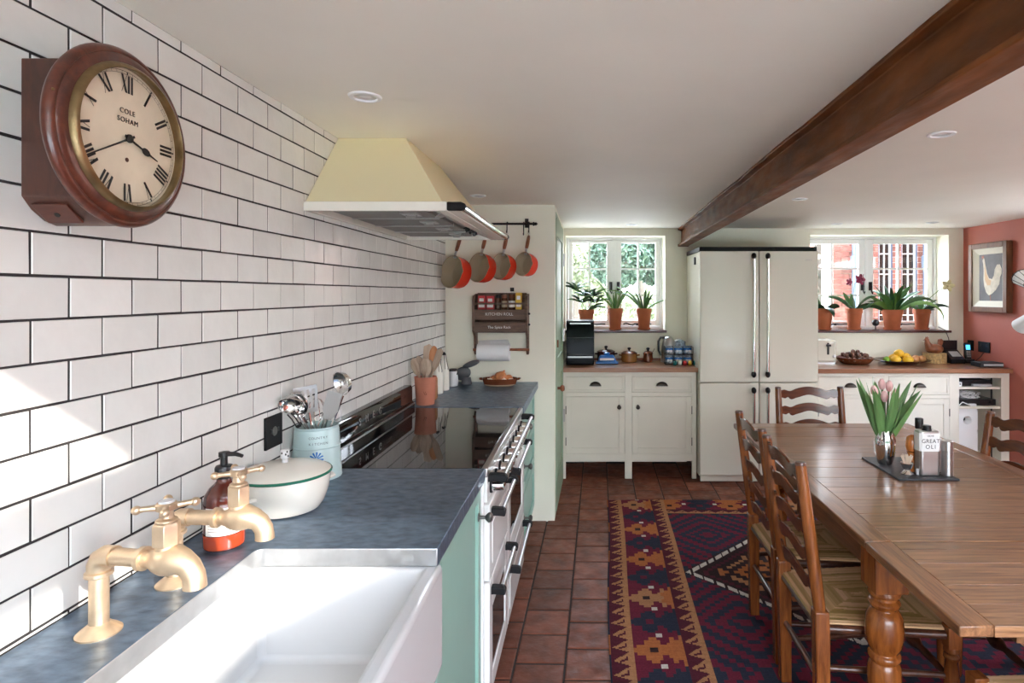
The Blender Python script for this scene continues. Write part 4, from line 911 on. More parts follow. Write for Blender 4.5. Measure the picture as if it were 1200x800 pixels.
od = thing('onion_dish', 'oval brown oven dish full of onions at the end of the zinc worktop', 'dish', (-.563, 3.80, WZ))
MB().lathe([(.001,.0015),(.085,.001),(.10,.008),(.113,.045),(.114,.049),(.109,.048),(.095,.012),(.001,.008)], 40, cap=False, sy=.68).tube([(.110,-.022,.042),(.124,-.018,.045),(.128,0,.047),(.124,.018,.045),(.110,.022,.042)], .005, 8).tube([(-.110,-.022,.042),(-.124,-.018,.045),(-.128,0,.047),(-.124,.018,.045),(-.110,.022,.042)], .005, 8).build('dish_body', M['brownc'], od)
MB().lathe([(.0855,.0005),(.101,.0075),(.1025,.013)],40,cap=False,sy=.69).build('bare_base', M['tan'], od)
ON = [(.005,.0,.064,.042,'onion','large golden onion on top of the brown oval dish'),(.052,.014,.052,.030,'onion','golden onion at the right inside the brown dish'),(-.042,.022,.050,.028,'onion','golden onion at the back left inside the brown dish'),
      (-.062,-.012,.042,.021,'garlic','pale garlic bulb at the left front of the brown dish'),(.03,-.033,.043,.022,'garlic','pale garlic bulb at the front of the brown dish'),(.07,-.016,.042,.020,'garlic','pale garlic bulb at the right end of the brown dish'),(-.028,-.034,.041,.020,'onion','small red-brown onion at the front of the brown dish')]
for x, y, z, r, m, lb in ON:
    t = thing('onion' if m == 'onion' else 'garlic_bulb', lb, m, (-.563+x, 3.80+y, WZ+z-.012), group='onions and garlic in the brown dish')
    MB().lathe([(.001,-r*.85),(r*.5,-r*.75),(r*.92,-r*.3),(r,0),(r*.9,r*.4),(r*.5,r*.78),(r*.16,r*.98),(r*.1,r*1.2),(.001,r*1.25)], 18, Mr(R.uniform(-.9,.9),'X') @ Mr(R.uniform(-.9,.9),'Y')).build('bulb', M[m], t)
# ------------------------------------------------------------------ left cream cabinet
CF = 4.86
def cup_pull(x, z, parent, y):
    b = MB()
    b.grid(lambda u, v: (x+.046*math.cos(PI*u)*(1-.1*v), y-.026*math.sin(PI*v/2)*1.0, z-.012+.034*math.sin(PI*u)*math.cos(PI*v/2)**.8), 20, 8)
    b.box(x-.05, x+.05, y-.002, y, z-.014, z-.010)
    return b.build('cup_pull', M['bronze'], parent)
def frame_box(b, x0, x1, y0, y1, z0, z1, e, d=.005):
    b.box(x0, x0+e, y0, y1, z0, z1).box(x1-e, x1, y0, y1, z0, z1).box(x0+e, x1-e, y0, y1, z0, z0+e).box(x0+e, x1-e, y0, y1, z1-e, z1).box(x0+e, x1-e, y0+d, y1, z0+e, z1-e)
    return b
cb = thing('cream_cabinet', 'cream two-door cabinet on legs with two drawers under the left window', 'cabinet', (.33, 5.1, 0), world=True)
X0, X1 = -.2085, .872
b = MB()
for a, c in ((X0, X0+.022), (.292, .350), (X1-.036, X1)): b.box(a, c, CF, CF+.022, .002, .866)
b.box(X0+.022, .292, CF, CF+.022, .83, .866).box(.35, X1-.036, CF, CF+.022, .83, .866).box(X0+.022, .292, CF, CF+.022, .668, .702).box(.35, X1-.036, CF, CF+.022, .668, .702).box(X0+.022, .292, CF, CF+.022, .145, .205).box(.35, X1-.036, CF, CF+.022, .145, .205)
b.build('face_frame', M['cream'], cb, .0015)
MB().box(X0, X1, CF+.024, YB-.002, .19, .866).box(X0, X0+.04, YB-.05, YB-.002, .002, .19).box(X1-.04, X1, YB-.05, YB-.002, .002, .19).box(X0, .77, CF+.05, CF+.065, .125, .19).build('carcass', M['cream'], cb)
for a, c, kx, hx in ((X0+.024, .290, .245, X0+.023), (.352, X1-.038, .397, X1-.037)):
    d = frame_box(MB(), a, c, CF-.001, CF+.02, .704, .828, .018, .004).build('drawer', M['cream'], cb, .0015); cup_pull((a+c)/2, .766, d, CF-.001)
    d = frame_box(MB(), a, c, CF-.001, CF+.02, .207, .666, .045).build('door', M['cream'], cb, .0015)
    MB().lathe([(.006,0),(.006,.014),(.013,.019),(.0165,.026),(.012,.033),(.001,.034)], 16, Mt(kx, CF-.001, .583) @ Mr(PI/2,'X')).ell((kx, CF-.002, .583), .013,.003,.019,14,8).build('knob', M['bronze'], d)
    for z in (.27, .525): box('hinge', M['bronze'], hx-.003, hx+.003, CF-.004, CF+.002, z, z+.065, d)
tag(box('worktop', M['beech'], X0-.003, X1+.012, CF-.03, YB-.001, .867, .902, None, .003), 'beech worktop under the left window beside the fridge', 'worktop')
tag(MB().box(X0, X1, YB-.014, YB-.001, .9025, .922).build('upstand', M['henw']), 'low dark wooden upstand along the wall below the left window', 'trim')
# ------------------------------------------------------------------ fridge
fx0, fx1, fy = .878, 1.812, 4.735
fg = thing('fridge_freezer', 'cream four-door American style fridge freezer with long steel handles', 'fridge', (1.345, 5.05, 0), world=True)
MB().box(fx0+.002, fx1-.002, fy+.06, YB-.01, .045, 1.835).build('body', M['fridge'], fg, .004)
MB().box(fx0+.0, fx1-.0, fy+.03, YB-.01, 1.838, 1.872).build('top_cap', M['blackmat'], fg, .003)
MB().box(fx0+.01, fx1-.01, fy+.03, fy+.06, .012, .07).build('plinth', M['fridge'], fg)
mid = 1.345
for a, c, zz0, zz1, hx, h0, h1 in ((fx0, mid-.003, .80, 1.836, mid-.052, .868, 1.795), (mid+.003, fx1, .80, 1.836, mid+.058, .868, 1.795), (fx0, mid-.003, .065, .794, mid-.052, .32, .742), (mid+.003, fx1, .065, .794, mid+.058, .32, .742)):
    d = MB().box(a, c, fy, fy+.055, zz0, zz1).build('door', M['fridge'], fg, .008, 3)
    h = MB().tube([(hx, fy-.042, h0+.02), (hx, fy-.042, h1-.02)], .0115, 14).build('handle', M['chrome'], d)
    for z in (h0, h1): MB().ell((hx, fy-.036, z), .018,.030,.026,14,10).box(hx-.008,hx+.008,fy-.03,fy+.001,z-.012,z+.012).build('handle_end', M['blackmat'], h)
for x in (fx0+.04, fx1-.04): MB().lathe([(.02,0),(.02,.045)], 12, Mt(x, fy+.09, .001)).build('foot', M['enamelw'], fg)
MB().box(fx0-.008, fx0+.002, fy+.20, fy+.245, 1.74, 1.80).build('hinge_cover', M['blackmat'], fg, .002)
text('badge', 'SMEG', M['steel'], .020, (1.735, fy-.0006, 1.765), (PI/2,0,0), fg, .0004, 1.2)
# ------------------------------------------------------------------ things on the left worktop
WB = .9025
mo = thing('countertop_oven', 'tall glossy black countertop oven in the corner under the left window', 'oven', (-.085, 5.15, WB), world=True)
ox0, ox1, oy, oy1 = -.2065, .045, 4.985, 5.33
MB().box(ox0+.02, ox1, oy+.012, oy1, WB+.004, WB+.372).build('case', M['black'], mo, .006)
d = MB().box(ox0+.022, ox1-.002, oy, oy+.012, WB+.235, WB+.362).build('upper_door', M['ovengl'], mo, .003)
MB().box(ox0+.05, ox1-.03, oy-.004, oy, WB+.345, WB+.355).build('door_edge', M['steel'], d)
MB().box(ox0+.022, ox1-.002, oy, oy+.012, WB+.095, WB+.23).box(ox0+.09, ox1-.09, oy-.003, oy, WB+.20, WB+.225).build('lower_door', M['ovengl'], mo, .003)
d = MB().box(ox0+.022, ox1-.002, oy-.004, oy+.012, WB+.012, WB+.088).build('drip_drawer', M['ovengl'], mo, .003)
MB().box(ox0+.03, ox1-.012, oy-.012, oy-.004, WB+.065, WB+.078).build('drawer_lip', M['steel'], d, .002)
def lidpot(name, lb, x, y, r, h, m, lm, cat='pot', lugs=True, handle=None, scale=1):
    t = thing(name, lb, cat, (x, y, WB))
    b = MB().lathe([(r*.86,0),(r*.95,.004),(r,h*.5),(r*.97,h),(r*.9,h),(r*.9,h*.6)], 30)
    if lugs:
        for s in (-1, 1): b.tube([(s*r*.95,-.018,h*.8),(s*(r+.018),-.012,h*.84),(s*(r+.018),.012,h*.84),(s*r*.95,.018,h*.8)], .006, 8)
    b.build('pot_body', M[m], t)
    l = MB().lathe([(r*1.03,h),(r*1.03,h+.006),(r*.7,h+.02),(r*.2,h+.026),(.001,h+.026)], 30).build('lid', M[lm], t)
    MB().lathe([(.009,h+.024),(.008,h+.034),(.015,h+.040),(.015,h+.050),(.008,h+.055),(.001,h+.055)], 14).build('lid_knob', M['blackmat'], l)
    return t
lidpot('casserole', 'dark brown glazed casserole with two lugs behind the blue dish', .152, 5.28, .078, .085, 'darkc', 'darkc', 'casserole')
bd = thing('butter_dish', 'bright blue lidded butter dish in front of the dark casserole', 'butter dish', (.155, 5.13, WB))
MB().box(-.095,.095,-.05,.05,.002,.018).box(-.085,.085,-.045,.045,.018,.026).build('plate', M['blue'], bd, .006)
l = MB().add([(-.078,-.04,.026),(.078,-.04,.026),(.078,.04,.026),(-.078,.04,.026),(-.06,-.028,.075),(.06,-.028,.075),(.06,.028,.075),(-.06,.028,.075)], [(0,1,2,3)[::-1],(4,5,6,7)]+q4(0,4)).build('cover', M['blue'], bd, .012, 3)
MB().lathe([(.02,.07),(.022,.082),(.030,.090),(.012,.098),(.001,.099)], 16).build('cover_knob', M['blue'], l)
MB().box(-.06,.06,-.0405,-.0385,.032,.050, Mr(0,'X')).build('white_band', M['ceramic'], l)
lidpot('copper_pot', 'caramel brown lidded pot in the middle of the left worktop', .355, 5.27, .070, .072, 'caramel', 'brownc')
t = lidpot('honey_pot', 'small brown lidded pot with a spoon handle beside the caramel pot', .52, 5.27, .042, .070, 'brownc', 'brownc', 'pot', False)
MB().tube([(.02,0,.05),(.05,0,.10),(.058,0,.118)], .003, 6).build('spoon_handle', M['spoonw'], t)
kt = thing('kettle', 'brushed steel jug kettle with black handle left of the fridge', 'kettle', (.70, 5.26, WB))
MB().lathe([(.068,0),(.07,.012),(.069,.03)], 28).build('power_base', M['greyp'], kt)
MB().lathe([(.066,.03),(.068,.05),(.064,.12),(.052,.18),(.040,.208),(.02,.222),(.001,.224)], 28).tube([(.05,-.0,.165),(.075,0,.182),(.085,0,.20)], [.02,.014,.008], 10).build('kettle_body', M['steel'], kt)
MB().tube([(-.035,-.0,.212),(-.07,0,.215),(-.088,0,.18),(-.086,0,.10),(-.066,0,.06)], .011, 10, flat=1.4).build('handle', M['black'], kt)
ru = thing('mug_rack', 'black wire rack holding two tiers of patterned mugs beside the fridge', 'rack', (.775, 5.09, WB))
rk = MB()
for z in (.006, .085):
    for y in (-.05, .05): rk.tube([(-.13,y,z),(.10,y,z)], .003, 6)
    for x in (-.13,-.05,.03,.10): rk.tube([(x,-.05,z),(x,.05,z)], .003, 6)
for x in (-.13,.10):
    for y in (-.05,.05): rk.tube([(x,y,0),(x,y,.15)], .003, 6)
    rk.tube([(x,-.05,.15),(x,.05,.15)], .003, 6)
rk.build('wire_frame', M['iron'], ru)
mg0 = None
for tier, z in (('lower', .0095), ('upper', .0885)):
    for k, x in enumerate((-.094, -.016, .062)):
        lb = '%s patterned mug in the %s tier of the wire rack' % (('left-hand', 'middle', 'right-hand')[k], tier)
        if mg0 is None:
            mg0 = thing('patterned_mug', lb, 'mug', (.775+x, 5.09, WB+z), group='patterned mugs in the wire rack')
            MB().lathe([(.028,0),(.034,.004),(.036,.03),(.034,.062),(.0355,.066),(.032,.066),(.031,.01),(.001,.008)], 22, cap=False).build('mug_body', M['pat'], mg0)
            MB().lathe([(.0362,.034),(.0358,.05)], 22, cap=False).build('blue_band', M['blue'], mg0)
            MB().lathe([(.0105,0),(.0105,.001),(.001,.001)], 12, Mt(-.012,-.0345,.026) @ Mr(PI/2,'X')).lathe([(.0105,0),(.0105,.001),(.001,.001)], 12, Mt(.014,-.0345,.026) @ Mr(PI/2,'X')).build('white_eye', M['ceramic'], mg0)
        else: dup(mg0, lb, (.775+x, 5.09, WB+z))
tp_ = thing('glass_jug', 'patterned lidded storage jar standing behind the mug rack', 'jar', (.80, 5.26, WB))
MB().lathe([(.045,0),(.055,.01),(.056,.12),(.045,.16),(.046,.18),(.001,.20)], 24).build('jar_body', M['pat'], tp_)
for k, (m, c, lb) in enumerate((('tread', 'teal', 'teal glazed napkin ring in front of the mug rack'), ('labelw', 'white', 'white napkin ring in front of the mug rack'), ('red', 'red', 'red napkin ring in front of the mug rack'), ('yellow', 'yellow', 'yellow napkin ring in front of the mug rack'), ('tread', 'teal', 'teal napkin ring at the fridge end in front of the mug rack'))):
    tag(MB().lathe([(.017,-.012),(.020,-.008),(.020,.008),(.017,.012),(.014,.008),(.014,-.008),(.017,-.012)], 18, Mt(.715+k*.042, 4.99, WB+.0205) @ Mr(PI/2,'Y'), cap=False).build('napkin_ring', M[m]), lb, 'napkin ring', 'napkin rings by the mug rack')
# ------------------------------------------------------------------ right cream cabinet
CG = 4.80
cb = thing('cream_cabinet', 'cream cabinet with an open shelf nook under the right window', 'cabinet', (2.6, 5.1, 0), world=True)
b = MB()
b.box(1.82, 1.836, CG, CG+.022, .002, .866).box(2.362, 2.396, CG, CG+.022, .12, .866).box(2.887, 2.963, CG, CG+.022, .002, .866).box(3.30, 3.366, CG, CG+.022, .002, .866)
b.box(1.836, 2.362, CG, CG+.022, .835, .866).box(2.396, 2.887, CG, CG+.022, .835, .866).box(2.963, 3.30, CG, CG+.022, .826, .866).box(1.836, 2.362, CG, CG+.022, .662, .69).box(2.396, 2.887, CG, CG+.022, .662, .69).box(1.836, 2.887, CG, CG+.022, .12, .17).box(2.963, 3.30, CG, CG+.022, .12, .17)
b.build('face_frame', M['cream'], cb, .0015)
MB().box(1.82, 2.95, CG+.024, YB-.002, .15, .866).box(2.95, 2.963, CG+.022, YB-.002, .15, .866).box(3.30, 3.366, CG+.022, YB-.002, .15, .866).box(2.963, 3.30, YB-.03, YB-.002, .15, .866).box(2.963, 3.30, CG+.022, YB-.03, .15, .17).build('carcass', M['cream'], cb)
box('shelf', M['cream'], 2.9635, 3.2995, CG+.01, YB-.03, .735, .752, cb); box('shelf', M['cream'], 2.9635, 3.2995, CG+.01, YB-.03, .578, .597, cb)
MB().lathe([(.006,.17),(.006,.82)], 8, Mt(3.262, CG+.06, 0)).build('cable_pipe', M['iron'], cb)
for a, c, px_, hx in ((1.838, 2.360, 2.092, 1.836), (2.398, 2.885, 2.645, 2.886)):
    d = frame_box(MB(), a, c, CG-.001, CG+.02, .692, .833, .018, .004).build('drawer', M['cream'], cb, .0015); cup_pull(px_, .765, d, CG-.001)
    d = frame_box(MB(), a, c, CG-.001, CG+.02, .172, .660, .045).build('door', M['cream'], cb, .0015)
    for z in (.25, .52): box('hinge', M['bronze'], hx-.003, hx+.003, CG-.004, CG+.002, z, z+.06, d)
    MB().ell((2.33 if a < 2 else 2.43, CG-.02, .58), .013,.016,.018,14,8).lathe([(.006,0),(.006,.02)],10,Mt(2.33 if a < 2 else 2.43, CG, .58) @ Mr(PI/2,'X')).build('knob', M['bronze'], d)
tag(box('worktop', M['beech'], 1.816, XR-.001, CG-.035, YB-.001, .867, .902, None, .003), 'beech worktop under the right window reaching the pink wall', 'worktop')
spk = thing('speaker', 'white box speaker with a round port on the lowest shelf of the nook', 'speaker', (3.05, 4.95, .1705), world=True)
SX, SZ = 3.052, .48
b = MB(); N = 28
ring = [(SX+.034*math.cos(2*PI*k/N), SZ+.034*math.sin(2*PI*k/N)) for k in range(N)]
sq_ = []
for k in range(N):
    a = 2*PI*k/N; c_, s_ = math.cos(a), math.sin(a); q = min(.082/max(abs(c_),1e-6), .092/max(abs(s_),1e-6)); sq_.append((SX+q*c_, SZ+q*s_))
y0 = CG+.035
b.add([(x, y0, z) for x, z in sq_]+[(x, y0, z) for x, z in ring]+[(SX+(x-SX)*.5, y0+.035, SZ+(z-SZ)*.5) for x, z in ring]+[(SX+(x-SX)*.5, y0+.06, SZ+(z-SZ)*.5) for x, z in ring], [(i, (i+1)%N, N+(i+1)%N, N+i) for i in range(N)]+[(N+i, N+(i+1)%N, 2*N+(i+1)%N, 2*N+i) for i in range(N)]+[(2*N+i, 2*N+(i+1)%N, 3*N+(i+1)%N, 3*N+i) for i in range(N)])
b.box(SX-.082, SX+.082, y0, y0+.3, .1705, SZ-.092).box(SX-.082, SX+.082, y0+.07, y0+.3, SZ-.092, SZ+.092).box(SX-.083,SX-.081,y0,y0+.3,.1705,.572).box(SX+.081,SX+.083,y0,y0+.3,.1705,.572).box(SX-.082,SX+.082,y0,y0+.3,SZ+.0915,SZ+.093)
b.build('speaker_box', M['white'], spk)
MB().lathe([(.0172,0),(.001,0)], N, Mt(SX, y0+.058, SZ) @ Mr(PI/2,'X')).build('port', M['black'], spk)
rt = thing('media_box', 'black media box with silver front on the upper shelf of the nook', 'media box', (3.13, 5.0, .7525), world=True)
MB().box(2.985, 3.25, CG+.05, CG+.28, .754, .80).build('case', M['black'], rt, .003)
MB().box(3.09, 3.24, CG+.02, CG+.05, .7545, .772).build('front', M['greyp'], rt, .002)
r2 = thing('router', 'small white router at the left of the upper nook shelf', 'router', (2.99, 4.9, .7525), world=True)
MB().box(2.968, 3.0, CG+.02, CG+.045, .7535, .79).build('case', M['white'], r2, .004); MB().lathe([(.006,0),(.005,.002)],10,Mt(2.984,CG+.02,.774)@Mr(PI/2,'X')).build('lamp', M['iron'], r2)
am = thing('amplifier', 'black amplifier on the middle shelf of the nook under the white cables', 'amplifier', (3.14, 5.0, .5975), world=True)
MB().box(2.975, 3.285, CG+.04, CG+.33, .599, .648).build('case', M['black'], am, .003); MB().lathe([(.014,0),(.013,.012)],16,Mt(3.24,CG+.04,.625)@Mr(PI/2,'X')).build('dial', M['black'], am)
cbm = MB()
for q in range(7):
    pts = []; ph = R.uniform(0,6); cx_, cz_ = 3.10+R.uniform(-.05,.06), .675
    for i in range(30):
        t = i/29*2*PI*1.6+ph; pts.append((cx_+(.07+.02*math.sin(q))*math.cos(t), CG+.12+.05*math.sin(t)+R.uniform(-.006,.006), cz_+.022*math.sin(t*1.3+q)))
    cbm.tube(pts, .0032, 5)
tag(cbm.build('coiled_cable', M['white']), 'tangle of white cables on the black amplifier in the nook', 'cable')
cbm = MB()
cbm.tube([(2.97,CG+.02,.60),(3.0,CG+.015,.63),(3.05,CG+.02,.61),(3.08,CG+.02,.602)], .004, 6).box(3.06,3.11,CG+.012,CG+.035,.5985,.615)
tag(cbm.build('charger', M['white']), 'white charger and lead at the front of the middle nook shelf', 'charger')
# ------------------------------------------------------------------ things on the right worktop
ts = thing('toaster', 'cream toaster peeping out beside the fridge', 'toaster', (2.0, 5.24, WB), world=True)
MB().box(1.90, 2.112, 5.10, 5.37, WB+.008, WB+.205).build('body', M['toaster'], ts, .025, 4)
MB().box(1.91, 2.10, 5.11, 5.36, WB, WB+.012).build('base', M['steel'], ts)
MB().box(2.026, 2.042, 5.096, 5.101, WB+.08, WB+.18).build('lever_slot', M['black'], ts); MB().box(2.015,2.052,5.075,5.1,WB+.15,WB+.168).build('lever', M['black'], ts, .003)
MB().lathe([(.014,0),(.012,.014),(.001,.015)],16,Mt(2.085,5.10,WB+.065)@Mr(PI/2,'X')).build('knob', M['steel'], ts)
nb = thing('nut_bowl', 'round dark red-brown bowl heaped with walnuts beside the toaster', 'bowl', (2.275, 5.13, WB))
MB().lathe([(.001,.002),(.10,.001),(.12,.008),(.152,.045),(.156,.052),(.150,.052),(.115,.014),(.001,.010)], 40, cap=False).build('bowl_body', M['brownc'], nb)
nutm = None; nn = 0
for layer, (rr, z, cnt) in enumerate(((.128,.052,19),(.085,.060,12),(.042,.068,6),(.095,.080,11),(.05,.088,7),(.0,.09,1),(.025,.110,3))):
    for k in range(cnt):
        a = 2*PI*k/cnt+layer; x = 2.275+rr*math.cos(a)+R.uniform(-.004,.004); y = 5.13+rr*math.sin(a)+R.uniform(-.004,.004)
        if nutm is None: nutm = MB().lathe([(.001,-.019),(.009,-.017),(.016,-.008),(.0175,0),(.016,.008),(.008,.017),(.003,.0205),(.001,.021)], 12).mesh('walnut', M['nut'])
        o = bpy.data.objects.new('walnut', nutm); COL.objects.link(o); o.location = (x, y, WB+z-.008); o.rotation_euler = (R.uniform(0,6), R.uniform(0,6), 0)
        tag(o, 'brown walnut in the heaped bowl beside the toaster', 'walnut', 'walnuts in the bowl')
fp_ = thing('fruit_platter', 'wide shallow black platter of fruit under the right window', 'platter', (2.665, 5.12, WB))
MB().lathe([(.001,.002),(.11,.001),(.13,.006),(.225,.030),(.235,.034),(.230,.037),(.13,.013),(.001,.009)], 48, cap=False, sy=.85).build('platter_body', M['darkc'], fp_)
FR = [('lime', -.14, -.03, .044, .030, .030, 'lime', 'green lime at the left of the black platter'), ('lemon', -.075, -.06, .050, .034, .044, 'lemon', 'yellow lemon at the front left of the black platter'), ('lemon', -.05, .02, .055, .036, .045, 'lemon', 'yellow lemon at the back left of the platter, under the top one'),
      ('lemon', -.035, -.035, .100, .034, .043, 'lemon', 'topmost lemon on the black fruit platter'), ('lemon', .02, -.075, .048, .034, .046, 'lemon', 'yellow lemon lying at the front middle of the platter'), ('lemon', .035, -.02, .068, .033, .044, 'lemon', 'yellow lemon leaning behind the front middle one'), ('avocado', .06, .06, .060, .036, .048, 'avoc', 'dark avocado at the back of the black platter'),
      ('mango', .10, -.04, .050, .036, .055, 'mango', 'brownish mango right of the lemons'), ('mango', .165, -.02, .050, .030, .048, 'mango', 'brownish mango at the right end of the platter')]
for nm, x, y, z, r, l_, m, lb in FR:
    t = thing(nm, lb, 'fruit', (2.665+x, 5.12+y, WB+z-.006), 0, 'fruit on the black platter')
    t.rotation_euler = (PI/2+R.uniform(-.2,.2), 0, R.uniform(0.9, 2.2))
    MB().lathe([(.001,-l_),(r*.22,-l_*.95),(r*.55,-l_*.75),(r*.92,-l_*.3),(r,0),(r*.92,l_*.3),(r*.55,l_*.75),(r*.2,l_*.96),(.001,l_)], 18).build('fruit_body', M[m], t)
    MB().lathe([(.004,l_*.96),(.003,l_*1.05),(.001,l_*1.06)], 8).build('stem', M['bark'], t)
hn = thing('wooden_hen', 'carved brown wooden hen sitting on a pale round basket', 'ornament', (2.995, 5.20, WB+.0895))
MB().ell((.0,0,.03),.075,.055,.045,20,12).tube([(-.045,0,.05),(-.062,0,.085),(-.064,0,.105)],[.034,.022,.018],12).ell((-.066,0,.108),.021,.017,.019,12,8).build('hen_body', M['henw'], hn)
MB().prism([(.02,.02),(.06,.05),(.075,.10),(.06,.118),(.035,.112),(.03,.07)], -.012, .012, Mr(PI/2,'X')).build('tail', M['henw'], hn, .004)
MB().prism([(-.08,.122),(-.074,.138),(-.068,.126),(-.062,.140),(-.056,.126),(-.05,.132),(-.05,.118)], -.004, .004, Mr(PI/2,'X')).build('comb', M['henw'], hn, .001)
MB().lathe([(.006,0),(.001,.016)],8,Mt(-.086,0,.106)@Mr(-PI/2,'Y')).build('beak', M['spoonw'], hn)
bk = thing('basket', 'pale woven round basket under the wooden hen', 'basket', (2.995, 5.20, WB))
b = MB()
for k in range(9): b.lathe([(.088-.001*(k%2),.0095*k),(.092,.0095*k+.005),(.088,.0095*k+.0095)], 32, cap=False)
b.lathe([(.088,.0855),(.001,.0855)],32,cap=False); b.build('woven_side', M['wicker'], bk)
b = MB()
for k in range(24): a = 2*PI*k/24; b.box(-.003,.003,-.002,.002,0,.085,Mr(a,'Z')@Mt(.0915,0,0)@Mr(PI/2,'Z'))
b.build('stake', M['wicker'], bk)['kind'] = 'stuff'
ph = thing('answering_machine', 'black telephone base with a raised panel and white keypad beside the hen', 'telephone', (3.16, 5.20, WB))
MB().prism([(-.07,0),(.06,0),(.06,.10),(.04,.11),(-.07,.035)], -.06, .06, Matrix(((0,0,1,0),(1,0,0,0),(0,1,0,0),(0,0,0,1)))).box(-.075,.062,.045,.06,0,.19).build('base_unit', M['black'], ph, .003)
MB().add([(-.035,-.045,.0565),(.045,-.045,.0565),(.045,.025,.0965),(-.035,.025,.0965)],[(0,1,2,3)], Mt(0,-.002,.0015)).build('keypad', M['greyp'], ph)
hs = thing('cordless_phone', 'upright black cordless handset with a lit blue screen', 'telephone', (3.275, 5.17, WB))
MB().box(-.036,.036,-.03,.03,.001,.035).build('cradle', M['black'], hs, .006)
h_ = MB().box(-.026,.026,-.012,.014,.02,.175,Mr(rad(-10),'X')).build('handset', M['black'], hs, .008)
m_, t_, b_ = nodes('lit_screen'); b_.inputs['Base Color'].default_value = (.03,.2,.5,1); b_.inputs['Emission Color'].default_value = (.05,.4,1,1); b_.inputs['Emission Strength'].default_value = .7; M['lit'] = m_
MB().box(-.017,.017,-.0135,-.012,.115,.155,Mr(rad(-10),'X')).build('screen', M['lit'], h_)
b = MB()
for i in range(3):
    for j in range(4): b.box(-.016+.012*i,-.008+.012*i,-.0132,-.012,.05+.014*j,.058+.014*j,Mr(rad(-10),'X'))
b.build('keypad', M['greyp'], h_)
cm_ = tag(MB().tube([(3.20,5.30,WB+.09),(3.22,5.37,WB+.2),(3.20,5.385,WB+.27),(3.14,5.39,WB+.30)], .003, 6).build('phone_cable', M['black']), 'thin black cable from the telephone up the wall to the sill', 'cable')
tag(MB().tube([(XR-.006,5.1,1.01),(XR-.03,5.12,.96),(XR-.06,5.15,.915),(3.30,5.17,.906)], .003, 6).build('power_lead', M['black']), 'black lead hanging from the socket on the pink wall', 'cable')
bb = thing('set_top_box', 'flat blue-grey box lying on the worktop against the pink wall', 'box', (3.27, 4.92, WB), world=True)
MB().box(3.175, 3.36, 4.86, 4.99, WB+.002, WB+.038).build('case', M['slate'], bb, .003); MB().box(3.20, 3.36, 4.8585, 4.86, WB+.012, WB+.028).build('front_panel', M['greyp'], bb)
for ya, yb_, lb in ((5.25, 5.33, 'small black socket plate on the pink wall nearest the corner'), (5.035, 5.185, 'double black socket plate on the pink wall above the flat box')):
    t = thing('wall_socket', lb, 'socket', (XR, (ya+yb_)/2, 1.045), world=True)
    MB().box(XR-.009, XR-.001, ya, yb_, 1.0, 1.09).build('plate', M['blackmat'], t, .002)
    for q in range(2 if yb_-ya > .1 else 1): MB().box(XR-.012, XR-.009, ya+.03+.07*q, ya+.042+.07*q, 1.05, 1.07).build('switch', M['black'], t)
# ------------------------------------------------------------------ picture on the pink wall
pc = thing('framed_picture', 'framed painting of a cream cockerel on a grey ground, on the pink wall', 'picture', (XR, 5.0, 1.55), world=True)
ya, yb_, za, zb = 4.765, 5.245, 1.345, 1.925
b = MB()
for p in ((ya, ya+.045, za, zb), (yb_-.045, yb_, za, zb), (ya+.045, yb_-.045, za, za+.045), (ya+.045, yb_-.045, zb-.045, zb)): b.box(XR-.055, XR-.002, *p)
b.build('frame', M['frame'], pc, .004)
b = MB(); e = .085
for (p, q) in (((ya+.045, za+.045), (yb_-.045, za+.045)), ((yb_-.045, za+.045), (yb_-.045, zb-.045)), ((yb_-.045, zb-.045), (ya+.045, zb-.045)), ((ya+.045, zb-.045), (ya+.045, za+.045))):
    def inn(c): return (c[0]+(.05 if c[0] < 5 else -.05), c[1]+(.05 if c[1] < 1.6 else -.05))
    i0, i1 = inn(p), inn(q); b.add([(XR-.045, p[0], p[1]), (XR-.045, q[0], q[1]), (XR-.02, i1[0], i1[1]), (XR-.02, i0[0], i0[1])], [(0,1,2,3)])
b.build('slip_mount', M['mount'], pc)
cv = box('canvas', M['canvas'], XR-.02, XR-.012, ya+.09, yb_-.09, za+.09, zb-.09, pc)
RC = Matrix(((0,0,-1,0),(-1,0,0,0),(0,1,0,0),(0,0,0,1)))  # local right -> -Y, up -> Z, out -> -X
body = [(-.105,.14),(-.098,.155),(-.088,.165),(-.078,.15),(-.062,.09),(-.045,.03),(-.02,-.01),(.02,-.02),(.045,.01),(.055,.06),(.085,.10),(.12,.10),(.145,.06),(.14,.02),(.125,.0),(.115,-.06),(.07,-.11),(.02,-.14),(-.02,-.155),(-.055,-.13),(-.08,-.08),(-.092,-.02),(-.09,.05),(-.095,.11)]
MB().prism([(x*.95, z*1.0) for x, z in body], 0, .0012, Mt(XR-.0205, 5.005, 1.64) @ RC).build('painted_cockerel', M['hen'], cv)
MB().prism([(-.075,.12),(-.05,.03),(-.02,-.02),(.01,-.03),(.0,-.07),(-.04,-.07),(-.07,-.02)], 0, .0016, Mt(XR-.0206, 5.005, 1.64) @ RC).build('painted_breast', M['hen2'], cv)
MB().prism([(-.10,.155),(-.112,.178),(-.096,.172),(-.092,.186),(-.082,.168)], 0, .0016, Mt(XR-.0206, 5.005, 1.64) @ RC).prism([(-.005,-.15),(0,-.15),(.004,-.20),(0,-.20)], 0, .0016, Mt(XR-.0206, 5.005, 1.64) @ RC).build('painted_comb', M['terrap'], cv)
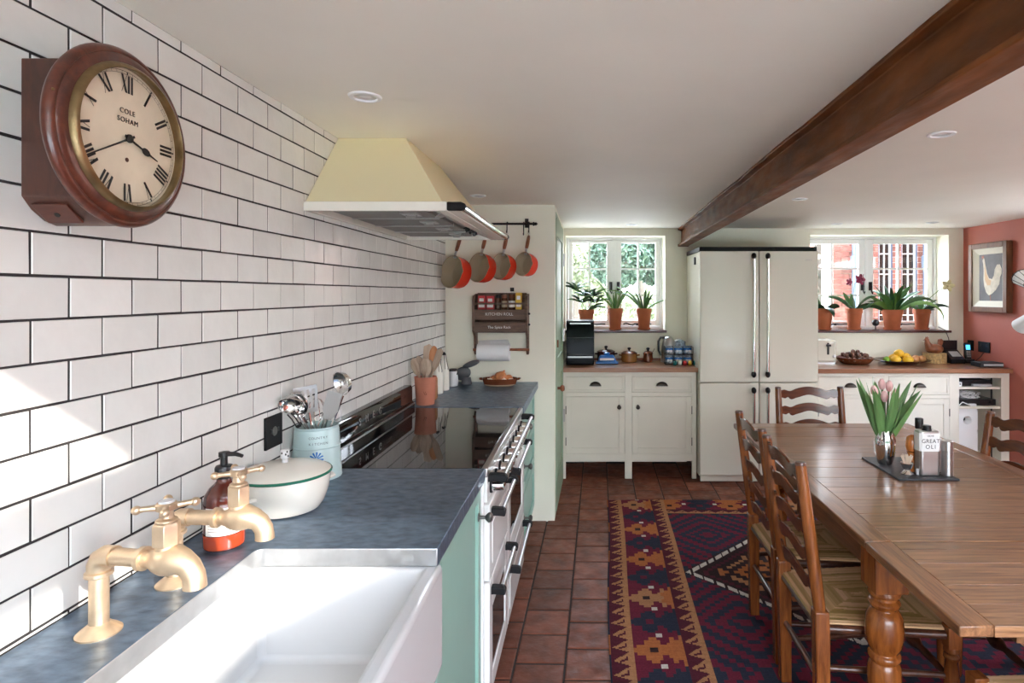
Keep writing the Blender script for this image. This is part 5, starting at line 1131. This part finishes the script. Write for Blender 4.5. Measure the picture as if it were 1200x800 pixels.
# wall light at the right edge
wlp = thing('wall_light', 'two-arm wall light with small tilted shades on the pink wall right of the picture', 'wall light', (XR, 4.42, 1.45), world=True)
MB().lathe([(.05,0),(.05,.008),(.03,.016)], 20, Mt(XR-.001, 4.42, 1.45) @ Mr(-PI/2,'Y')).tube([(XR-.01,4.42,1.45),(XR-.08,4.42,1.47),(XR-.10,4.43,1.56)], .006, 8).tube([(XR-.01,4.42,1.45),(XR-.08,4.42,1.43),(XR-.10,4.43,1.34)], .006, 8).build('bracket', M['brassold'], wlp)
for (z, rx_, lb) in ((1.60, rad(-62), 'black striped shade'), (1.285, rad(-125), 'plain cream shade')):
    Mx = Mt(XR-.10, 4.50, z) @ Mr(rx_,'X')
    s_ = MB().lathe([(.04,-.06),(.062,.06),(.060,.06),(.038,-.06)], 28, Mx, cap=False).build('lamp_shade', M['card'], wlp, label=lb)
    if z > 1.5:
        b = MB()
        for k in range(9): 
            a = 2*PI*k/9; b.tube([(.0405*math.cos(a),.0405*math.sin(a),-.058),(.0622*math.cos(a),.0622*math.sin(a),.058)], .0022, 5, Mx)
        b.lathe([(.0405,-.057),(.0425,-.052)],28,Mx,cap=False).lathe([(.062,.05),(.0632,.058)],28,Mx,cap=False).build('stripe', M['iron'], s_)
# ------------------------------------------------------------------ plants on the sills
def pot(name, lb, x, y, r, h, saucer=True, m='terra', group=None):
    t = thing(name, lb, 'plant', (x, y, 1.1705), group=group)
    MB().lathe([(r*.66,.004),(r*.68,.006),(r*.92,h*.78),(r*.99,h*.79),(r,h),(r*.90,h),(r*.84,h*.8),(r*.6,.02),(.001,.02)], 30, cap=False).build('pot', M[m], t)
    if saucer: MB().lathe([(.001,.001),(r*.78,.001),(r*.84,.018),(r*.80,.018),(r*.74,.004),(.001,.004)], 30, cap=False).build('saucer', M[m], t)
    MB().lathe([(r*.86,h*.88),(.001,h*.92)], 20, cap=False).build('soil', M['soil'], t)
    return t
LS = [1.25, 1.3]
def leaf(t, az, L_, w_, e0, droop, z0, m='leaf', r0=.012, n=9, twist=0, name='leaf', tipw=.0):
    L_ *= LS[0]; w_ *= LS[1]; tw = R.choice((-1, 1))*R.uniform(.6, 1.1)*abs(math.cos(az))
    p = Vector((r0*math.cos(az), r0*math.sin(az), z0)); e = e0; vs = []; st = L_/n
    s = Vector((-math.sin(az), math.cos(az), 0))
    for i in range(n+1):
        u = i/n; wd = w_*(math.sin(PI*min(1, .12+.88*u**.9))**.7 if u < 1 else .02)+tipw
        d = Vector((math.cos(az)*math.cos(e), math.sin(az)*math.cos(e), math.sin(e))); nn_ = s.cross(d)
        ct, st_ = math.cos(tw), math.sin(tw); s2, n2 = s*ct+nn_*st_, nn_*ct-s*st_
        for q in (-1, 0, 1): vs.append(p + s2*q*wd*.5 + n2*(abs(q)*wd*.16) )
        p = p + d*st; e -= droop/n*(.5+u)
    fs = [f for i in range(n) for f in ((3*i,3*i+1,3*i+4,3*i+3),(3*i+1,3*i+2,3*i+5,3*i+4))]
    return MB().add(vs, fs).build(name, M[m], t, ang=80)
def flower(t, c, r, m, facing=(0,-1,.1), n=5, name='flower'):
    f = Vector(facing).normalized(); q = f.to_track_quat('Z','Y').to_matrix().to_4x4(); b = MB()
    for k in range(n):
        b.ell((r*.55,0,r*.1), r*.55, r*.36, r*.10, 10, 6, Mt(*c) @ q @ Mr(2*PI*k/n,'Z') @ Mr(rad(-15),'Y'))
    b.ell((0,0,r*.2), r*.22, r*.22, r*.25, 8, 6, Mt(*c) @ q); return b.build(name, M[m], t)
G = 'potted plants on the window sills'
SY = 5.485
t = pot('potted_palm', 'bushy palm-leaved plant in a low terracotta pot behind the black oven', -.022, SY, .072, .185, True, group=G)
for st in range(5):
    a0 = 2*PI*st/5+.5; tx, ty, tz = .075*math.cos(a0), .035*math.sin(a0), .25+.06*(st % 3)
    MB().tube([(0,0,.15),(tx*.5,ty*.5,.2),(tx*1.2,ty,tz)], .004, 6).build('stem', M['leafl'], t)
    for k in range(8):
        o = leaf(t, 2*PI*k/8+st, .12, .02, .5+.3*(k%2), 1.1, 0, 'leafd' if k % 3 else 'leaf', .002, 6); o.location = (tx*1.2, ty, tz)
leaf(t, .15, .20, .02, .75, 2.3, .16, 'leafd'); leaf(t, -.3, .17, .018, .9, 1.6, .16, 'leaf')
t = pot('potted_bulb', 'strap-leaved plant with a yellow-green spray, middle pot on the left sill', .242, SY, .070, .195, group=G)
for k, (a, L_, e0, dr) in enumerate(((2.9,.30,1.25,.8),(2.4,.16,1.2,.3),(.3,.27,1.15,.7),(3.5,.22,1.0,1.4),(-.4,.15,1.3,.4),(1.4,.17,1.45,.3),(4.4,.14,1.35,.4),(5.2,.19,1.2,.6),(2.0,.12,1.5,.2))): leaf(t, a, L_, .017, e0, dr, .175, 'leafl' if k % 2 else 'leaf')
MB().tube([(0,0,.17),(.02,0,.27),(.05,-.01,.35),(.062,-.01,.40)], .0035, 6).build('flower_stem', M['leafl'], t)
for k in range(7): o = leaf(t, k*2.4, .05, .018, .6, .6, 0, 'leafl', .002, 5, name='bract'); o.location = (.045+.004*k, -.01, .30+.017*k)
t = pot('potted_bulb', 'strap-leaved plant arching left, rightmost pot on the left sill', .505, SY, .070, .195, group=G)
for k, (a, L_, e0, dr) in enumerate(((3.1,.33,.95,1.4),(2.8,.26,1.1,1.1),(3.4,.30,1.0,1.6),(2.2,.2,1.2,.6),(.6,.16,1.35,.2),(1.2,.2,1.4,.3),(-.2,.2,.75,1.0),(4.2,.16,1.2,.5),(5.4,.15,1.2,.7),(3.0,.18,1.3,.5))): leaf(t, a, L_, .020, e0, dr, .175, 'leaf' if k % 3 else 'leafl')
LS[:] = [1.12, 1.05]
t = pot('potted_orchid', 'broad-leaved orchid in a terracotta pot against the fridge', 2.155, SY, .076, .195, group=G)
for a, L_, w_, e0, dr, m in ((2.7,.22,.05,1.15,.35,'leaf'),(-1.5,.20,.062,.5,2.6,'leafd'),(.1,.13,.07,.7,1.6,'leafd'),(3.4,.12,.075,.7,1.4,'leafd'),(.9,.11,.06,.8,1.3,'leaf')): leaf(t, a, L_, w_, e0, dr, .18, m)
t = pot('potted_orchid', 'orchid with a dark magenta flower in the second pot on the right sill', 2.425, SY, .074, .195, group=G)
for a, L_, w_, e0, dr, m in ((3.0,.25,.045,.95,1.5,'leafd'),(2.4,.17,.05,1.25,.5,'leaf'),(.2,.24,.045,1.0,1.5,'leafd'),(.0,.14,.05,.5,.9,'leafd'),(1.4,.16,.045,1.2,.5,'leaf'),(4.0,.12,.05,.6,1.0,'leafd')): leaf(t, a, L_, w_, e0, dr, .18, m)
MB().tube([(0,0,.17),(-.01,.0,.30),(.0,-.01,.42),(.035,-.02,.455),(.0,-.03,.45)], .003, 6).build('flower_stem', M['leafd'], t)
flower(t, (.03,-.035,.455), .052, 'magenta', (.2,-1,.2)); flower(t, (.065,-.02,.47), .04, 'magenta', (.9,-.5,.1)); flower(t, (-.05,-.03,.435), .035, 'magenta', (-.8,-.5,0), name='bud')
t = pot('potted_plant', 'full-leaved plant trailing over the widest terracotta pot on the right sill', 2.775, SY, .092, .185, group=G)
for k in range(20):
    leaf(t, 2*PI*k/20*1.9+.3, R.uniform(.17,.30), R.uniform(.035,.055), R.uniform(.75,1.4), R.uniform(.5,1.9), .165, ('leaf','leafl','leafd')[k % 3], .03)
leaf(t, 3.1, .40, .05, .6, 2.9, .165, 'leafd', .05); leaf(t, -.25, .46, .05, .7, 2.9, .165, 'leafl', .05); leaf(t, -.1, .36, .05, .9, 2.1, .165, 'leaf', .05)
t = pot('potted_orchid', 'orchid with a pale yellow flower at the right end of the sill', 3.045, SY, .076, .19, group=G)
for a, L_, w_, e0, dr, m in ((.15,.16,.05,.95,1.1,'leafd'),(-.6,.2,.045,.65,1.5,'leafd'),(2.9,.26,.048,.9,1.4,'leafd'),(3.5,.16,.05,.6,1.0,'leaf'),(1.3,.16,.05,1.1,.6,'leaf'),(.7,.14,.045,1.0,.8,'leaf'),(-1.2,.12,.05,.4,1.0,'leafd')): leaf(t, a, L_, w_, e0, dr, .175, m)
MB().tube([(0,0,.17),(.05,-.02,.28),(.12,-.06,.36),(.165,-.10,.39)], .003, 6).build('flower_stem', M['leafl'], t)
flower(t, (.165,-.115,.40), .055, 'creamp', (-.2,-1,.15))
wc = thing('webcam', 'small black ball camera on a stand between orchids on the right sill', 'camera', (2.61, 5.46, 1.1705))
MB().lathe([(.03,0),(.03,.005),(.006,.008),(.005,.04)], 18).build('stand', M['black'], wc); MB().ell((0,0,.066),.032,.03,.032,18,12).lathe([(.012,0),(.011,.004)],14,Mt(0,-.028,.068)@Mr(PI/2,'X')).build('camera_head', M['black'], wc)
LS[:] = [1, 1]
# ------------------------------------------------------------------ rug
def hook_c(s, t):
    if s > .78: return 'T'
    e = .78-.70*t/.62 if t < .62 else .08+.70*(t-.62)/.38
    if s < e: return 'M'
    if .36 < s < .72 and abs(t-(.60+.45*(.54-s))) < .075: return 'M'
    if .60 < s < .72 and .30 < t < .56: return 'M'
    return 'T'
def rug_col(u, v, W_, L_):
    MAR, RED, NAV, TAN_, ORA, WHI, BLK = (.075,.011,.020),(.125,.013,.028),(.022,.026,.042),(.36,.165,.075),(.36,.115,.036),(.52,.47,.41),(.028,.012,.013)
    LTM = (.21,.035,.055)
    def med(s, q, w_):   # s across 0..w_, q along
        P_ = .43; k = math.floor(q/P_); f = q-k*P_; n0 = f-P_/2 if True else 0
        h0 = .0
        for c0, col, hole in ((.107, ORA if k % 3 else TAN_, BLK), (.322, NAV, RED)):
            d = abs(f-c0); e = abs(s-w_*.38)
            dq, eq = math.floor(d/.018)*.018, math.floor(e/.018)*.018
            if dq < .018 and eq < .018: return hole
            if dq+eq < .075 and not (dq > .03 and eq > .03): return col
            e2 = math.floor((w_-s)/.018)*.018
            if e2+dq*.8 < .075: return TAN_ if col is NAV and False else (ORA if col is not NAV else NAV)
            if e2+dq*.8 < .094 and e2 > .03: return col
        for c0 in (.0, .215, .43):
            if abs(f-c0) < .014 and abs(s-w_*.55) < .014: return WHI
        return RED
    us = min(u, W_-u); vs_ = min(v, L_-v)
    if us < .007: return NAV if int(v*7) % 3 else ORA
    if us < .105: return {'M': MAR, 'T': TAN_}[hook_c((us-.007)/.098, (v/.092) % 1)]
    if us < .315: return med(us-.105, v, .21)
    if us < .41: return {'M': MAR, 'T': TAN_}[hook_c((us-.315)/.095, (v/.092+.4) % 1)]
    if vs_ < .19: return med(.19-vs_, u+.1, .19)
    if vs_ < .205: return BLK
    if vs_ < .262: return {'M': MAR, 'T': TAN_}[hook_c((vs_-.205)/.057, (u/.092) % 1)]
    if vs_ < .272: return BLK
    g = .027; uq, vq = (math.floor(us/g)+.5)*g, (math.floor(v/g)+.5)*g
    vc = 1.125; per = 1.74
    n = round((vq-vc)/per); d1 = abs(uq-1.10)+abs(vq-vc-n*per)
    if d1 < .70:
        if d1 > .60:
            e_ = abs(us-1.10)+abs(v-vc-n*per)-.665; ua = us % .05-.025
            return WHI if abs(ua) < .019 and abs(e_) < .022 else BLK
        if d1 > .60: return BLK
        if d1 > .575: return MAR
        if d1 > .53: return BLK
        # inner nested small diamonds
        a = (uq-.66) % .36; b = (vq-vc+.18) % .36; dd = abs(a-.18+.0)+abs(b-.18)
        if dd < .035: return BLK
        if dd < .085: return ORA
        if dd < .11: return BLK
        if dd < .16: return ORA
        if dd < .22: return BLK
        if dd < .26: return TAN_
        return BLK
    a = vq-vc-n*per; c2 = .49 if a > 0 else -.49
    d2 = abs(uq-.62)+abs(a-c2)
    r_ = int(d2/.048)
    return (RED, NAV, LTM if r_ % 4 == 0 else RED, NAV)[r_ % 4] if True else RED
RW, RL = 2.16, 3.05; CS = .0068
nu, nv = int(RW/CS), int(RL/CS)
rx0, ry0, ra_ = .13, 4.34, -.022
us_ = np.arange(nu+1)/nu*RW; vs_ = np.arange(nv+1)/nv*RL
UU, VV = np.meshgrid(us_, vs_)
wob = .008*np.sin(VV*3.1)*np.exp(-UU*3) 
XX = rx0 + (UU+wob)*math.cos(ra_) + VV*math.sin(ra_)*1.0; YY = ry0 - VV*math.cos(ra_) + UU*math.sin(ra_)*.0 + .006*np.sin(UU*4)
ZZ = .0075 + .0012*np.sin(VV*9+UU*3) + .0008*np.sin(VV*31)
co = np.stack([XX, YY, ZZ], -1).reshape(-1, 3)
idx = (np.arange(nv)[:, None]*(nu+1)+np.arange(nu)[None, :]).reshape(-1)
fs_ = np.stack([idx, idx+nu+1, idx+nu+2, idx+1], -1)
me = bpy.data.meshes.new('rug'); nfq = len(fs_)
me.vertices.add(len(co)); me.vertices.foreach_set('co', co.reshape(-1)); me.loops.add(nfq*4); me.loops.foreach_set('vertex_index', fs_.reshape(-1))
me.polygons.add(nfq); me.polygons.foreach_set('loop_start', np.arange(nfq)*4); me.update(calc_edges=True)
cl_ = np.empty((nv, nu, 4), np.float32); cl_[..., 3] = 1
rg_ = random.Random(3)
for j in range(nv):
    abr = 1+.16*(rg_.random()-.5)
    for i in range(nu):
        c = rug_col((i+.5)*CS, (j+.5)*CS, RW, RL); k = abr*(1+.22*(rg_.random()-.5)); cl_[j, i, :3] = (c[0]*k, c[1]*k, c[2]*k)
ca = me.color_attributes.new('pattern', 'FLOAT_COLOR', 'CORNER'); ca.data.foreach_set('color', np.repeat(cl_.reshape(-1, 4), 4, axis=0).reshape(-1))
m_, t_, b_ = nodes('kilim_wool'); vcn = t_.nodes.new('ShaderNodeVertexColor'); vcn.layer_name = 'pattern'; t_.links.new(vcn.outputs[0], b_.inputs['Base Color']); b_.inputs['Roughness'].default_value = .95; b_.inputs['Specular IOR Level'].default_value = .15
nz = t_.nodes.new('ShaderNodeTexNoise'); nz.inputs['Scale'].default_value = 260; bp = t_.nodes.new('ShaderNodeBump'); bp.inputs['Strength'].default_value = .5; bp.inputs['Distance'].default_value = .004
t_.links.new(nz.outputs[0], bp.inputs['Height']); t_.links.new(bp.outputs[0], b_.inputs['Normal'])
me.materials.append(m_)
rug = bpy.data.objects.new('rug', me); COL.objects.link(rug)
so_ = rug.modifiers.new('solid', 'SOLIDIFY'); so_.thickness = .006; so_.offset = -1
tag(rug, 'patterned red and navy flatweave kilim rug under the dining table', 'rug')
# ------------------------------------------------------------------ dining table
tb = thing('dining_table', 'long polished oak draw-leaf table on turned bulbous legs', 'table', (1.328, 2.39, .009), world=True)
TX0, TX1, ZT = .828, 1.827, .76
def top_section(nm, y0, y1, cuts, zt):
    bw = .078
    for a, c in ((TX0, TX0+bw), (TX1-bw, TX1)): box('border_board', M['oak'], a, c, y0+.0006, y1-.0006, zt-.026, zt, tb, .0035)
    for a, c in zip(cuts[:-1], cuts[1:]): box('plank', M['oakx'], TX0+bw+.0006, TX1-bw-.0006, a+.0006, c-.0006, zt-.026, zt - R.uniform(0,.0006), tb, .0015)
top_section('near', 1.339, 1.796, [1.339, 1.437, 1.532, 1.655, 1.742, 1.796], ZT-.002)
top_section('main', 1.798, 3.022, [1.798, 1.905, 2.02, 2.16, 2.30, 2.42, 2.56, 2.68, 2.80, 2.92, 3.022], ZT)
top_section('far', 3.024, 3.434, [3.024, 3.12, 3.22, 3.33, 3.434], ZT-.002)
LX, LY = (.922, 1.733), (1.872, 2.95)
for x in LX: box('apron', M['oak'], x-.016, x+.016, LY[0]+.051, LY[1]-.051, .605, .732, tb, .003)
for y in LY: box('apron', M['oakx'], LX[0]+.051, LX[1]-.051, y-.016, y+.016, .605, .732, tb, .003)
for x in (.99, 1.66): box('leaf_runner', M['oak'], x-.02, x+.02, 1.36, 3.41, .708, .7315, tb)
legp = [(.030,.009),(.034,.014),(.036,.03),(.031,.055),(.028,.07),(.036,.085),(.036,.095),(.028,.105),(.030,.13),(.040,.20),(.048,.27),(.0505,.31),(.048,.345),(.040,.360),(.047,.367),(.0495,.375),(.047,.383),(.040,.388),(.042,.394),(.052,.412),(.0565,.44),(.0575,.465),(.0535,.497),(.042,.517),(.036,.522),(.039,.528),(.046,.534),(.0475,.541),(.044,.548),(.036,.552),(.035,.560),(.0475,.566),(.0485,.574),(.045,.581),(.045,.59)]
for x in LX:
    for y in LY:
        o = MB().lathe(legp, 36, Mt(x, y, 0)).box(x-.051, x+.051, y-.051, y+.051, .585, .732).build('leg', M['oakz'], tb, .002)
# ------------------------------------------------------------------ chairs
RUSH, t_, b_ = nodes('twisted_rush'); vcn = t_.nodes.new('ShaderNodeVertexColor'); vcn.layer_name = 'strand'; t_.links.new(vcn.outputs[0], b_.inputs['Base Color']); b_.inputs['Roughness'].default_value = .65
def make_chair():
    t = thing('dining_chair', 'x', 'chair', (0,0,0), group='ladder-back chairs around the oak table')
    hw, fw = .185, .225
    py = lambda z: -.20-.068*max(0, z-.44)/.515
    for s in (-1, 1):
        x = s*hw
        leg = MB().add([(x-.021,-.216,.009),(x+.021,-.216,.009),(x+.021,-.176,.009),(x-.021,-.176,.009)]+[(x-.024,-.225,.40),(x+.024,-.225,.40),(x+.024,-.178,.40),(x-.024,-.178,.40)]+[(x-.023,-.226,.475),(x+.023,-.226,.475),(x+.023,-.181,.475),(x-.023,-.181,.475)],
            [(3,2,1,0)]+q4(0,4)+q4(4,8)+[(8,9,10,11)]).build('leg', M['elm'], t, .004)
        po = MB().tube([(x, py(z), z) for z in (.46,.52,.60,.72,.84,.93,.945)], [.019,.0205,.021,.0205,.0195,.0185,.0180], 14)
        po.build('back_post', M['elm'], t)
        MB().lathe([(.0182,0),(.019,.004),(.016,.010),(.001,.012)], 14, Mt(x, py(.945), .944)).build('post_cap', M['darkw'], t)
        fx = s*fw
        MB().lathe([(.015,.009),(.017,.02),(.019,.10),(.022,.20),(.0235,.28),(.019,.335),(.024,.343),(.024,.350),(.018,.357),(.024,.364),(.0225,.38)], 16, Mt(fx, .20, 0)).box(fx-.021, fx+.021, .179, .221, .376, .445).build('leg', M['elm'], t, .002)
        MB().tube([(s*(hw+.003), -.19, .415), (s*fw, .19, .415)], .0135, 10).build('seat_rail', M['darkw'], t)
        for z in (.165, .285): MB().tube([(s*hw, -.19, z), (s*(hw+fw)/2, 0, z), (s*fw, .20, z)], [.0085,.0115,.0085], 10).build('stretcher', M['darkw'], t)
    MB().tube([(-hw, -.205, .415), (hw, -.205, .415)], .0135, 10).build('seat_rail', M['darkw'], t)
    MB().tube([(-fw, .20, .415), (fw, .20, .415)], .0135, 10).build('seat_rail', M['darkw'], t)
    MB().tube([(x*fw, .20, .27) for x in (-1,-.5,-.35,-.2,-.08,0,.08,.2,.35,.5,1)], [.009,.012,.014,.010,.020,.024,.020,.010,.014,.012,.009], 12).build('stretcher', M['darkw'], t)
    MB().tube([(-hw,-.20,.24),(0,-.20,.24),(hw,-.20,.24)], [.0085,.0115,.0085], 10).build('stretcher', M['darkw'], t)
    # wavy ladder slats
    for z in (.545, .638, .731, .824, .916):
        yc = py(z); n = 36; vs = []; L_ = hw-.013
        for i in range(n+1):
            u = -1+2*i/n; x = u*L_; a = abs(u)
            tp = .023 + .013*math.cos(PI*u)*(.5+.5*math.cos(PI*u*.5)) - .006*math.exp(-((a-.62)/.13)**2) + .006*math.exp(-((a-.85)/.1)**2)
            bt = -.030 + .020*math.exp(-((a-.0)/.33)**2) - .006*math.exp(-((a-.6)/.10)**2) + .012*math.exp(-((a-.74)/.05)**2) + .008*math.exp(-((a-1)/.12)**2)
            yy = yc - .016*(1-u*u); rk = .132
            for zz, th in ((bt, -.0045), (tp, -.0045), (tp, .0045), (bt, .0045)): vs.append((x, yy+th-zz*rk, z+zz))
        fs = [(0,1,2,3)]+[(4*i+k, 4*(i+1)+k, 4*(i+1)+(k+1)%4, 4*i+(k+1)%4) for i in range(n) for k in range(4)]+[(4*n+3,4*n+2,4*n+1,4*n)]
        MB().add(vs, fs).build('slat', M['slatw'], t, .0015, 1)
    # rush seat
    N = 120
    def hmap(u, v):
        hx = hw+(fw-hw)*v+.002; x = (2*u-1)*hx; y = -.215+.43*v
        dl, dr_, db, df = (x+hx), (hx-x), (y+.215), (.215-y); d = min(dl, dr_, db*1.02, df*1.02)
        if d in (dl, dr_): along = y
        else: along = x
        ridge = abs(math.sin(PI*d/.0105)); edge = min(1, d/.02)
        z = .421 + .013*math.sqrt(max(0, 1-(1-edge)**2)) + .0042*ridge + .0010*math.sin(along*160+d*900) - .006*math.exp(-((x)**2+(y)**2)/.02)
        return (x, y, z)
    b = MB().grid(hmap, N, N)
    b.box(-hw+.002, hw-.002, -.20, .19, .403, .418)
    so = b.build('seat', None, t, ang=180); me = so.data; me.materials.append(RUSH); rr_ = random.Random(5); tone = [rr_.uniform(.48, 1.2) for _ in range(400)]
    at = me.color_attributes.new('strand', 'FLOAT_COLOR', 'POINT'); cols = []
    for vi, v_ in enumerate(me.vertices):
        x, y, _ = v_.co; vv = (y+.215)/.43; hx = hw+(fw-hw)*vv+.002
        dd = [x+hx, hx-x, (y+.215)*1.02, (.215-y)*1.02]; q = min(range(4), key=lambda k: dd[k]); k_ = tone[(int(dd[q]/.0105+.5)+q*60) % 400]
        cols += [.56*k_, .34*k_, .165*k_*k_, 1]
    at.data.foreach_set('color', cols)
    return t
ch = make_chair()
ch.location = (.955, 2.135, 0); ch.rotation_euler = (0,0,-PI/2); ch['label'] = 'ladder-back rush-seat chair nearest the camera on the left side of the table'
dup(ch, 'ladder-back chair on the left side of the table farther from the camera', (.968, 2.615, 0), -PI/2)
dup(ch, 'ladder-back chair at the far end of the table facing the camera', (1.303, 3.255, 0), PI+rad(2))
dup(ch, 'ladder-back chair on the right side of the table, far one with its back in view', (1.598, 2.60, 0), PI/2)
dup(ch, 'ladder-back chair at the near end of the table, only its rush seat corner in view', (1.312, 1.475, 0), rad(3))
dup(ch, 'ladder-back chair on the right side of the table hidden beyond the near leaf', (1.64, 2.12, 0), PI/2)
# ------------------------------------------------------------------ things on the table
ZB = ZT+.0002+.009-.009
tr_ = tag(box('slate_tray', M['slate'], 1.225, 1.466, 2.37, 2.692, ZB, ZB+.008, None, .0015), 'flat dark slate board in the middle of the oak table', 'board')
ZS = ZB+.0085
vs_t = thing('steel_vase', 'polished steel barrel vase of pink tulips on the slate board', 'vase', (1.276, 2.585, ZS))
MB().lathe([(.026,0),(.029,.003),(.038,.03),(.0445,.075),(.043,.105),(.036,.135),(.031,.152),(.0295,.152),(.034,.134),(.041,.10),(.035,.03),(.001,.01)], 36, cap=False).build('vase_body', M['chrome'], vs_t)
def tulip(lb, top, lean, open_=.0, m='petal'):
    t = thing('tulip', lb, 'tulip', (1.276, 2.585, ZS+.03), group='pink tulips in the steel vase')
    tx, ty, tz = top
    MB().tube([(tx*.1,ty*.1,0),(tx*.25,ty*.25,tz*.45),(tx*.75,ty*.75,tz*.8),(tx,ty,tz)], .004, 8).build('stem', M['tulipl'], t)
    d = Vector((tx*1.3, ty, tz*.9)).normalized(); q = d.to_track_quat('Z','Y').to_matrix().to_4x4(); h = MB()
    for k in range(6):
        r_ = .0125 if k % 2 else .0145
        Mx = Mt(tx,ty,tz) @ q @ Mr(PI*k/3,'Z')
        h.grid(lambda u, v: tuple(Mx @ Vector(((r_*math.sin(PI*min(.93,.12+.80*v))**.8+.001)*math.cos((u-.5)*1.35), (r_*math.sin(PI*min(.93,.12+.80*v))**.8+.001)*math.sin((u-.5)*1.35)*(1 if v < .8 else (1-v)*4+.2), .048*v*(1 if k % 2 else .96)))), 6, 9)
    h.build('bloom', M[m], t, ang=80); return t
for k, (lb, tp_) in enumerate((('pink tulip at the far left of the steel vase', (-.045,-.01,.262)), ('pink tulip second from the left, lowest bloom in the vase', (-.016,-.03,.242)), ('pink tulip at the right front of the steel vase', (.024,-.03,.250)), ('tall pink tulip at the back of the steel vase', (-.002,.02,.285)), ('pink tulip half hidden at the back right of the vase', (.024,.015,.278)))):
    t = tulip(lb, tp_, 0)
    for q in range(3):
        az = math.atan2(tp_[1], tp_[0])+(-1.2, .2, 1.4)[q]+k*.5
        leaf(t, az, R.uniform(.22,.30), R.uniform(.026,.036), R.uniform(1.18,1.42), R.uniform(-.1,.55), .06, 'tulipl', .014, 10)
t0 = bpy.data.objects.get('tulip')
leaf(t0, PI, .295, .034, 1.22, .10, .06, 'tulipl', .014, 10); leaf(t0, 0.1, .285, .036, 1.15, .25, .06, 'tulipl', .014, 10); leaf(t0, -.5, .26, .034, 1.12, .2, .06, 'tulipl', .014, 10); leaf(t0, -2.4, .27, .032, 1.2, .2, .06, 'tulipl', .014, 10)
pp = thing('pepper_mill', 'orange wooden pepper mill behind the oil tin', 'pepper mill', (1.338, 2.485, ZS))
MB().lathe([(.022,0),(.023,.004),(.023,.02),(.018,.05),(.016,.068),(.020,.078)], 24).build('mill_base', M['orangew'], pp)
MB().lathe([(.012,.078),(.020,.082),(.0245,.10),(.0245,.118),(.019,.138),(.008,.147),(.001,.148)], 24).build('mill_head', M['orangew'], pp)
th = thing('toothpick_holder', 'small silver pedestal cup of toothpicks at the front of the slate board', 'holder', (1.292, 2.435, ZS))
MB().lathe([(.024,0),(.025,.003),(.014,.012),(.011,.018),(.018,.026),(.024,.042),(.025,.046),(.023,.046),(.016,.03),(.001,.024)], 24, cap=False).build('cup', M['chrome'], th)
b = MB()
for k in range(46):
    a = R.uniform(0,2*PI); r_ = R.uniform(0,.014); b.tube([(r_*.5*math.cos(a),r_*.5*math.sin(a),.028),(r_*1.9*math.cos(a),r_*1.9*math.sin(a),.075+R.uniform(-.004,.004))], .0014, 5)
b.build('toothpicks', M['mush'], th)['kind'] = 'stuff'
ss = thing('pinch_pot', 'tiny white ridged pot beside the toothpick cup', 'pot', (1.338, 2.43, ZS))
MB().lathe([(.012,0),(.0125,.003),(.012,.007),(.0125,.011),(.012,.015),(.0125,.019),(.012,.024),(.010,.024),(.0095,.01),(.001,.008)], 20, cap=False).build('pot_body', M['ceramic'], ss)
oc = thing('oil_tin', 'tall silver oil tin with white lettered label and black cap', 'oil tin', (1.372, 2.435, ZS))
rr = lambda w_, d_, e: [(-w_+e,-d_),(w_-e,-d_),(w_,-d_+e),(w_,d_-e),(w_-e,d_),(-w_+e,d_),(-w_,d_-e),(-w_,-d_+e)]
MB().prism(rr(.041,.027,.008), 0, .178).build('tin_body', M['steel'], oc, .004, 2)
lb_ = MB().prism(rr(.0414,.0274,.008), .098, .170).build('label', M['card'], oc)
text('lettering', 'OLIVE', M['ink'], .010, (0,-.0279,.160), (PI/2,0,0), lb_, .0002)
text('lettering', 'GREAT', M['ink'], .0225, (0,-.0279,.139), (PI/2,0,0), lb_, .0002, 1.05)
text('lettering', 'OLI', M['ink'], .0225, (0,-.0279,.116), (PI/2,0,0), lb_, .0002, 1.3)
MB().lathe([(.019,.178),(.019,.183),(.0165,.184),(.0165,.196),(.014,.198)], 18).build('cap', M['black'], oc)
vb = thing('oil_bottle', 'clear glass bottle with square black cap behind the oil tin', 'bottle', (1.404, 2.55, ZS))
MB().lathe([(.022,0),(.024,.003),(.024,.10),(.018,.125),(.0125,.15),(.0125,.165)], 24).build('bottle_body', M['clear'], vb)
MB().lathe([(.0205,.003),(.0205,.07),(.001,.071)], 20).build('oil', M['lemon'], vb)
MB().lathe([(.0165,.160),(.0165,.200),(.014,.203)], 18).build('cap', M['black'], vb)
for x, y, r_, h_, lb in ((1.446, 2.42, .0215, .140, 'thick brushed steel salt mill at the right end of the slate board'), (1.437, 2.475, .016, .138, 'slim steel mill between the oil tin and the thick mill')):
    t = thing('steel_mill', lb, 'mill', (x, y, ZS), group='steel mills on the slate board')
    MB().lathe([(r_,0),(r_,h_*.70)], 28).build('mill_body', M['steel'], t, .001); MB().lathe([(r_*.96,h_*.70),(r_*.96,h_*.71),(r_,h_*.715),(r_,h_*.985),(r_*.92,h_)], 28).build('mill_top', M['steel'], t)
gl = thing('glass_tumbler', 'clear glass tumbler behind the steel mills on the table', 'glass', (1.512, 2.60, ZB))
MB().lathe([(.028,0),(.031,.002),(.037,.10),(.0355,.10),(.029,.008),(.001,.007)], 28, cap=False).lathe([(.001,.0005),(.028,.0005)],28,cap=False).build('tumbler_body', M['clear'], gl)
